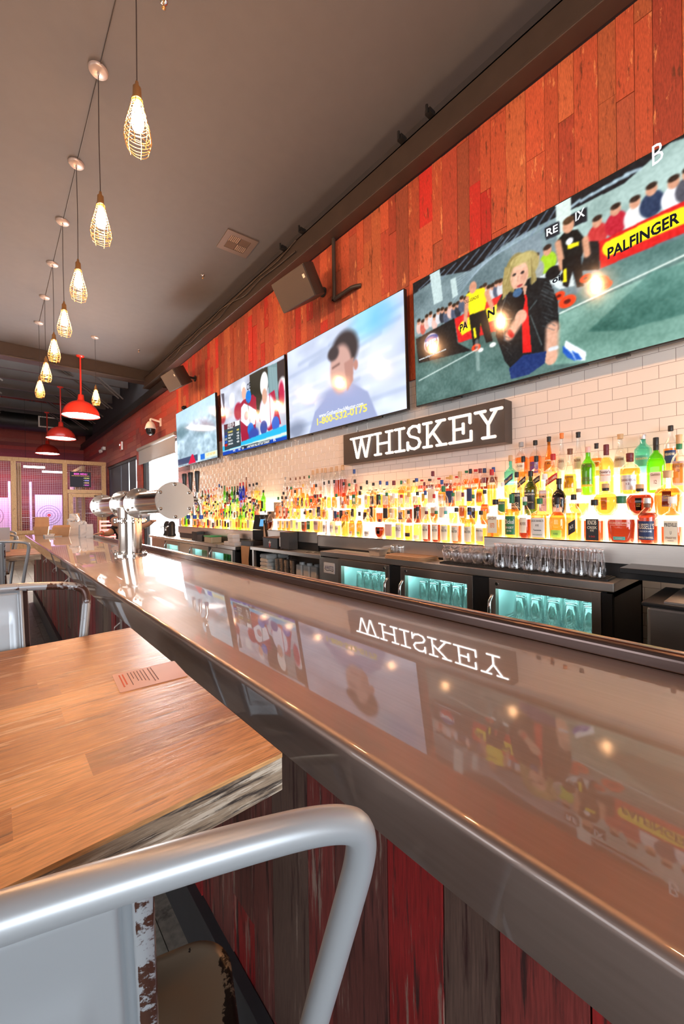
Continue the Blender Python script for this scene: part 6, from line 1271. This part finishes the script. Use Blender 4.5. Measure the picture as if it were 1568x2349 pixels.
for j, (x, w, z0, z1_, lab) in enumerate(((1.60, .84, .72, 2.12, 'ringed axe target under purple light behind the brown boxes'), (-.10, 1.0, .72, 2.0, 'ringed axe target under pink light at the left picture edge'), (-1.7, 1.0, .72, 2.0, 'ringed axe target beyond the left picture edge'))):
    t = thing('axe_target', lab, 'target', (x, 18.9, 0), 0, 'axe throwing targets')
    mb = MB(); mb.box((-w / 2, -.05, z0), (w / 2, .05, z1_)); mb.build('board', M_TGT, t)
    zc = 1.34
    for r in (.10, .19, .28, .37): mb = MB(); mb.tube([(r * math.cos(a), -.052, zc + r * math.sin(a)) for a in [2 * math.pi * i / 40 for i in range(40)]], .006, 5, closed=True); mb.build('ring', M_RING, t)
    mb = MB(); mb.cyl((0, -.056, zc), (0, -.05, zc), .055, n=24); mb.build('bullseye', M_BULL, t)
    mb = MB(); mb.box((-.58, -.02, 0), (-.51, .03, 2.6)); mb.build('frame_post', M_TIMBER, t); mb = MB(); mb.box((.51, -.02, 0), (.58, .03, 2.6)); mb.build('frame_post', M_TIMBER, t)
    mb = MB(); mb.box((-w / 2, .0, 0), (w / 2, .04, z0)); mb.build('lower_board', M_TIMBER, t)
    area('target_spot', (x, 17.9, 2.7), (x, 18.9, 1.2), .8, .3, 38 if j < 2 else 20, ((.55, .35, 1.0), (1.0, .35, .85), (.6, .4, 1))[j])
t = thing('beer_menu_screen', 'black beer menu screen hung on the cage mesh', 'screen', (2.136, CYG - .034, 2.49))
mb = MB(); mb.box((-.285, -.02, -.245), (.285, .03, .245)); mb.build('screen_body', M_BLACK, t, bevel=.004)
mb = MB(); mb.box((-.28, -.022, -.24), (.28, -.0201, .24)); mb.build('display', em('menu_dark', (.035, .03, .035), 1.0), t)
def mt(s_, x, z, w, h, c, nm): mb = MB(); add_text(mb, s_, (x, -.024, z), (1, 0, 0), (0, 0, 1), w, h, .02); mb.build('menu_lettering', em(nm, c, 1.2), t)
mt('BEER MENU', 0, .175, .36, .055, (.85, .12, .55), 'menu_pink'); mt('SCAN THE CODE TO SEE OUR BEER MENU', 0, .115, .48, .022, (.75, .35, .15), 'menu_orange')
for k, (w_, c, nm) in enumerate((('SCAN', (.7, .65, .2), 'menu_yellow'), ('ORDER', (.35, .30, .8), 'menu_violet'), ('DRINK', (.75, .45, .25), 'menu_tan'), ('REPEAT', (.7, .15, .6), 'menu_magenta'))): mt(w_, .17, .045 - k * .075, .13, .04, c, nm); mt('>', .085, .045 - k * .075, .015, .02, (.7, .7, .7), 'menu_grey')
for j, (x0, x1, y) in enumerate(((.75, 1.30, 16.4), (1.35, 2.1, 18.0), (-1.6, -.6, 17.0))):
    t = thing('lane_tube_light', ('tube light over the right throwing lane, nearer', 'tube light over the right throwing lane, farther', 'tube light over the left throwing lane')[j], 'tube light', ((x0 + x1) / 2, y, 2.93), 0, 'lane tube lights'); h_ = (x1 - x0) / 2
    mb = MB(); mb.cyl((-h_, 0, 0), (h_, 0, 0), .035, n=10); mb.build('tube', em('tube_light', (1, .96, .9), 5.0), t)
    for sx in (-.8, .8): mb = MB(); mb.tube([(sx * h_, 0, .03), (sx * h_, 0, 3.07)], .004, 5); mb.build('hanging_rod', M_BMETAL, t)

# takeaway packing at the far end of the bar
def bag(name, lab, x, y, w, h, mat, top=0, rz=0, cat='bag'):
    t = thing(name, lab, cat, (x, y, BZ + .0005), rz); d = w * .62; mb = MB(); n = 6; q = random.Random(int(x * 1000 + h * 100))
    vs = []
    for k in range(n + 1):
        z = h * k / n; f = 1 - .10 * (k / n) ** 2
        for a, b in ((-1, -1), (0, -1.0 + .18 * (k / n)), (1, -1), (1, 0), (1, 1), (0, 1 - .18 * (k / n)), (-1, 1), (-1, 0)): vs.append((a * w / 2 * f + q.uniform(-.003, .003), b * d / 2 * f + q.uniform(-.003, .003), z))
    mb.add(vs, [(k * 8 + i, k * 8 + (i + 1) % 8, (k + 1) * 8 + (i + 1) % 8, (k + 1) * 8 + i) for k in range(n) for i in range(8)] + [tuple(range(7, -1, -1)), tuple(n * 8 + i for i in range(8))], False)
    mb.build('paper_body', mat, t)
    mb = MB(); mb.box((-w * .42, -d * .47 - .002, h * .45), (w * .42, -d * .47 + .001, h * .455)); mb.build('fold_line', mat, t)
    if top:
        mb = MB(); m = 16; rr_ = []
        for k in range(5):
            z = h + top * k / 4
            rr_.append([((w * .38 + q.uniform(-.02, .02)) * (1 + .25 * math.sin(k * 1.7)) * (1 - .2 * (k == 4)) * math.cos(2 * math.pi * i / m), (w * .34 + q.uniform(-.02, .02)) * math.sin(2 * math.pi * i / m), z + q.uniform(-.012, .012)) for i in range(m)])
        mb.add([p for r in rr_ for p in r], [(k * m + i, k * m + (i + 1) % m, (k + 1) * m + (i + 1) % m, (k + 1) * m + i) for k in range(4) for i in range(m)] + [tuple(4 * m + i for i in range(m))], False); mb.build('crumpled_top', M_PAPER, t)
    return t
def takeout(lab, x, y, w, h, lid):
    t = thing('takeout_box', lab, 'box', (x, y, BZ + .0005), -.15); d = w * .8; mb = MB()
    b = [(-w * .42, -d * .42, 0), (w * .42, -d * .42, 0), (w * .42, d * .42, 0), (-w * .42, d * .42, 0)]; c = [(-w / 2, -d / 2, h), (w / 2, -d / 2, h), (w / 2, d / 2, h), (-w / 2, d / 2, h)]
    mb.add(b + c, [(3, 2, 1, 0), (0, 1, 5, 4), (1, 2, 6, 5), (2, 3, 7, 6), (3, 0, 4, 7)], False); o = mb.build('tray', M_KRAFT, t); o.modifiers.new('s', 'SOLIDIFY').thickness = .003
    mb = MB(); mb.add([c[3], c[2], (w * .46, d * .6, h + lid), (-w * .46, d * .6, h + lid)], [(0, 1, 2, 3)], False); o = mb.build('flap', M_KRAFT, t); o.modifiers.new('s', 'SOLIDIFY').thickness = .003
takeout('tall open kraft takeout box standing at the far bar end, leftmost', .56, 7.75, .19, .13, .15)
takeout('low kraft takeout box right of the tall open one', .74, 7.05, .215, .13, .03)
bag('paper_bag', 'pale paper bag with crumpled white top on the far bar end', .93, 7.35, .17, .20, M_PAPER, .12, .1)
bag('kraft_bag', 'tall upright kraft bag behind the white bags on the bar', 1.0, 7.78, .13, .33, M_KRAFT, 0, .05)
bag('paper_bag', 'small white bag with twisted top right of the tall kraft bag', .93, 6.52, .095, .17, M_PAPER, .05, .2)
bag('paper_bag', 'small plain white bag nearest the tap tower', .955, 6.18, .08, .185, M_PAPER, 0, -.1)
mb = MB(); mb.rbox((-.09, -.12, 0), (.02, .12, .03), .01); mb.rbox((-.03, -.10, .03), (.03, .09, .045), .01); mb.prism([(-.02, -.05), (.14, -.02), (.16, .03), (-.02, .08)], 0, .012)
tag(mb.build('napkin_pile', M_PAPER, None, .003, (.62, 7.0, BZ + .0005)), 'flat pile of white napkins lying in front of the kraft boxes', 'napkins')
mb = MB(); mb.box((-.30, -.008, 0), (.13, .008, .22)); tag(mb.build('grey_menu_board', pm('grey_board', (.42, .40, .40), .5), None, .003, (-.02, 4.72, 1.0605)), 'plain grey board standing on the farther high table', 'menu board')

# red ladder back stool far beyond the bar end
p = un(252, 1222, 'Y', 11.2); t = thing('red_ladder_back_stool', 'red painted ladder back stool beyond the bar end', 'stool', (p.x, 11.2, 0), .2)
for sx in (-.18, .16):
    mb = MB(); mb.box((sx, .14, 0), (sx + .03, .17, 1.22)); mb.build('leg', M_RED, t); mb = MB(); mb.box((sx, -.18, 0), (sx + .03, -.15, .80)); mb.build('leg', M_RED, t)
mb = MB(); mb.box((-.2, -.2, .80), (.2, .18, .84)); mb.build('seat', M_RED, t)
for z in (.95, 1.06, 1.16): mb = MB(); mb.box((-.15, .145, z), (.16, .165, z + .05)); mb.build('back_slat', M_RED, t)
for z in (.25, .45): mb = MB(); mb.box((-.16, -.17, z), (.17, -.155, z + .03)); mb.box((-.16, .15, z), (.17, .165, z + .03)); mb.build('stretcher', M_RED, t)

# side counter in front of the patio door
t = thing('side_counter', 'grey counter stub in front of the bright patio door', 'counter', (2.6, 8.0, 0)); mb = MB(); mb.box((2.32, 7.53, .91), (2.88, 8.5, .95)); shifted(mb, t).build('worktop', M_STEEL, t, bevel=.003); mb = MB(); mb.box((2.36, 7.55, 0), (2.88, 8.45, .91)); shifted(mb, t).build('cabinet', M_DSTEEL, t)
for k, y in enumerate((7.75, 8.02)):
    t = thing('drink_dispenser', ('black drink dispenser on the counter stub, nearer', 'black drink dispenser on the counter stub, farther')[k], 'dispenser', (2.52, y, .9505)); mb = MB(); mb.lathe([(0, 0), (.075, 0), (.075, .02), (.06, .05), (.06, .22), (.045, .26), (.02, .28), (0, .28)], 18); mb.build('body', M_BLACK, t); mb = MB(); mb.tube([(-.05, 0, .18), (-.11, 0, .17), (-.11, 0, .10)], .012, 8); mb.build('spout', M_CHROME, t)

# ------------------------------------------------------------------ bartender leaning over behind the tap tower
def skin(name, pts, edges, mat, parent, root=0, sub=2):
    me = bpy.data.meshes.new(name); me.from_pydata([p[:3] for p in pts], edges, []); o = bpy.data.objects.new(name, me); COL.objects.link(o); o.parent = parent
    m = o.modifiers.new('skin', 'SKIN'); m.use_smooth_shade = True
    for i, p in enumerate(pts):
        r = p[3]; sv = me.skin_vertices[0].data[i]; sv.radius = (r, r) if not isinstance(r, tuple) else r; sv.use_root = (i == root)
    s_ = o.modifiers.new('sub', 'SUBSURF'); s_.levels = 1; s_.render_levels = sub
    me.materials.append(mat); return o
pr = thing('person', 'person in black shirt with dark hair bending over behind the tap tower', 'person', (1.56, 6.6, 0))
o_ = Vector(pr.location)
def Lp(x, y, z, r): return (x - o_.x, y - o_.y, z - o_.z, r)
M_SKIN = pm('skin', (.62, .33, .21), .5, var=.05); M_SHIRT = pm('black_shirt', (.018, .016, .018), .85, var=.2); M_JEAN = pm('dark_trousers', (.02, .022, .03), .85); M_HAIR = pm('dark_brown_hair', (.03, .017, .010), .7, var=.4, bump=.8, scale=90)
B = [Lp(1.56, 6.62, .92, .13), Lp(1.49, 6.52, 1.05, .125), Lp(1.41, 6.42, 1.16, .14), Lp(1.36, 6.36, 1.22, .07), Lp(1.33, 6.33, 1.25, .05), Lp(1.29, 6.28, 1.285, .085), Lp(1.27, 6.25, 1.265, .075),
     Lp(1.32, 6.50, 1.18, .055), Lp(1.22, 6.40, 1.10, .042), Lp(1.15, 6.34, 1.11, .034), Lp(1.11, 6.28, 1.125, .024), Lp(1.08, 6.25, 1.12, .028),
     Lp(1.50, 6.33, 1.18, .055), Lp(1.57, 6.10, 1.19, .040), Lp(1.645, 6.00, 1.24, .033), Lp(1.68, 5.96, 1.27, .022), Lp(1.69, 5.94, 1.285, .026),
     Lp(1.48, 6.68, .86, .10), Lp(1.50, 6.68, .50, .062), Lp(1.53, 6.70, .09, .042), Lp(1.44, 6.62, .05, .038), Lp(1.64, 6.58, .86, .10), Lp(1.66, 6.58, .50, .062), Lp(1.69, 6.60, .09, .042), Lp(1.60, 6.52, .05, .038)]
E_ = [(0, 1), (1, 2), (2, 3), (3, 4), (4, 5), (5, 6), (2, 7), (7, 8), (8, 9), (9, 10), (10, 11), (2, 12), (12, 13), (13, 14), (14, 15), (15, 16), (0, 17), (17, 18), (18, 19), (19, 20), (0, 21), (21, 22), (22, 23), (23, 24)]
def fingers(base, hi, d, side, up_):
    d = Vector(d).normalized(); side = Vector(side).normalized(); up_ = Vector(up_)
    c = Vector(B[hi][:3])
    for k, (off, l) in enumerate(((-.024, .060), (-.008, .070), (.008, .066), (.024, .052))):
        p0 = c + side * off + d * .015; p1 = p0 + d * l * .55 - up_ * .006; p2 = p1 + d * l * .5 - up_ * .018; n0 = len(B)
        B.extend([(*p0, .0095), (*p1, .0085), (*p2, .007)]); E_.extend([(hi, n0), (n0, n0 + 1), (n0 + 1, n0 + 2)])
    p0 = c - side * .032 - d * .005; p1 = p0 - side * .016 + d * .03; n0 = len(B); B.extend([(*p0, .011), (*p1, .009)]); E_.extend([(hi, n0), (n0, n0 + 1)])
fingers(None, 11, (-.8, .55, 0), (.55, .8, 0), (0, 0, 1)); fingers(None, 16, (-.2, -1, .1), (1, -.2, 0), (0, 0, 1))
skin('body', B, E_, M_SKIN, pr)
skin('shirt', [Lp(1.57, 6.63, .90, .158), Lp(1.49, 6.52, 1.05, .150), Lp(1.41, 6.42, 1.16, .162), Lp(1.365, 6.365, 1.215, .085), Lp(1.32, 6.50, 1.18, .075), Lp(1.25, 6.42, 1.125, .062), Lp(1.50, 6.33, 1.18, .075), Lp(1.55, 6.17, 1.185, .060)], [(0, 1), (1, 2), (2, 3), (2, 4), (4, 5), (2, 6), (6, 7)], M_SHIRT, pr)
skin('trousers', [Lp(1.57, 6.63, .88, .155), Lp(1.48, 6.68, .80, .118), Lp(1.50, 6.68, .50, .082), Lp(1.53, 6.70, .12, .062), Lp(1.64, 6.58, .80, .118), Lp(1.66, 6.58, .50, .082), Lp(1.69, 6.60, .12, .062)], [(0, 1), (1, 2), (2, 3), (0, 4), (4, 5), (5, 6)], M_JEAN, pr)
skin('hair', [Lp(1.315, 6.31, 1.325, .092), Lp(1.355, 6.33, 1.29, .078), Lp(1.31, 6.36, 1.24, .060), Lp(1.28, 6.36, 1.17, .040)], [(0, 1), (1, 2), (2, 3)], M_HAIR, pr)
mb = MB()
for s_ in (-1, 1): mb.lathe([(0, -.012), (.009, -.008), (.012, 0), (.009, .008), (0, .012)], 10, (1.225 + s_ * .02 - o_.x, 6.205 - s_ * .02 - o_.y, 1.285))
mb.build('eyes', pm('eye_dark', (.02, .015, .01), .3), pr)
mb = MB(); mb.tube([(1.115 - o_.x + .02 * math.cos(a), 6.285 - o_.y - .02 * math.cos(a), 1.124 + .028 * math.sin(a)) for a in [2 * math.pi * i / 16 for i in range(16)]], .006, 6, closed=True); mb.build('bracelet', pm('orange_red_band', (.85, .12, .05), .4), pr)
for sh_, (x, y) in enumerate(((1.47, 6.66), (1.63, 6.56))): mb = MB(); mb.rbox((x - .14, y - .05, 0), (x + .13, y + .05, .07), .045, 5); shifted(mb, pr).build('shoe', M_BLACK, pr, bevel=.01)
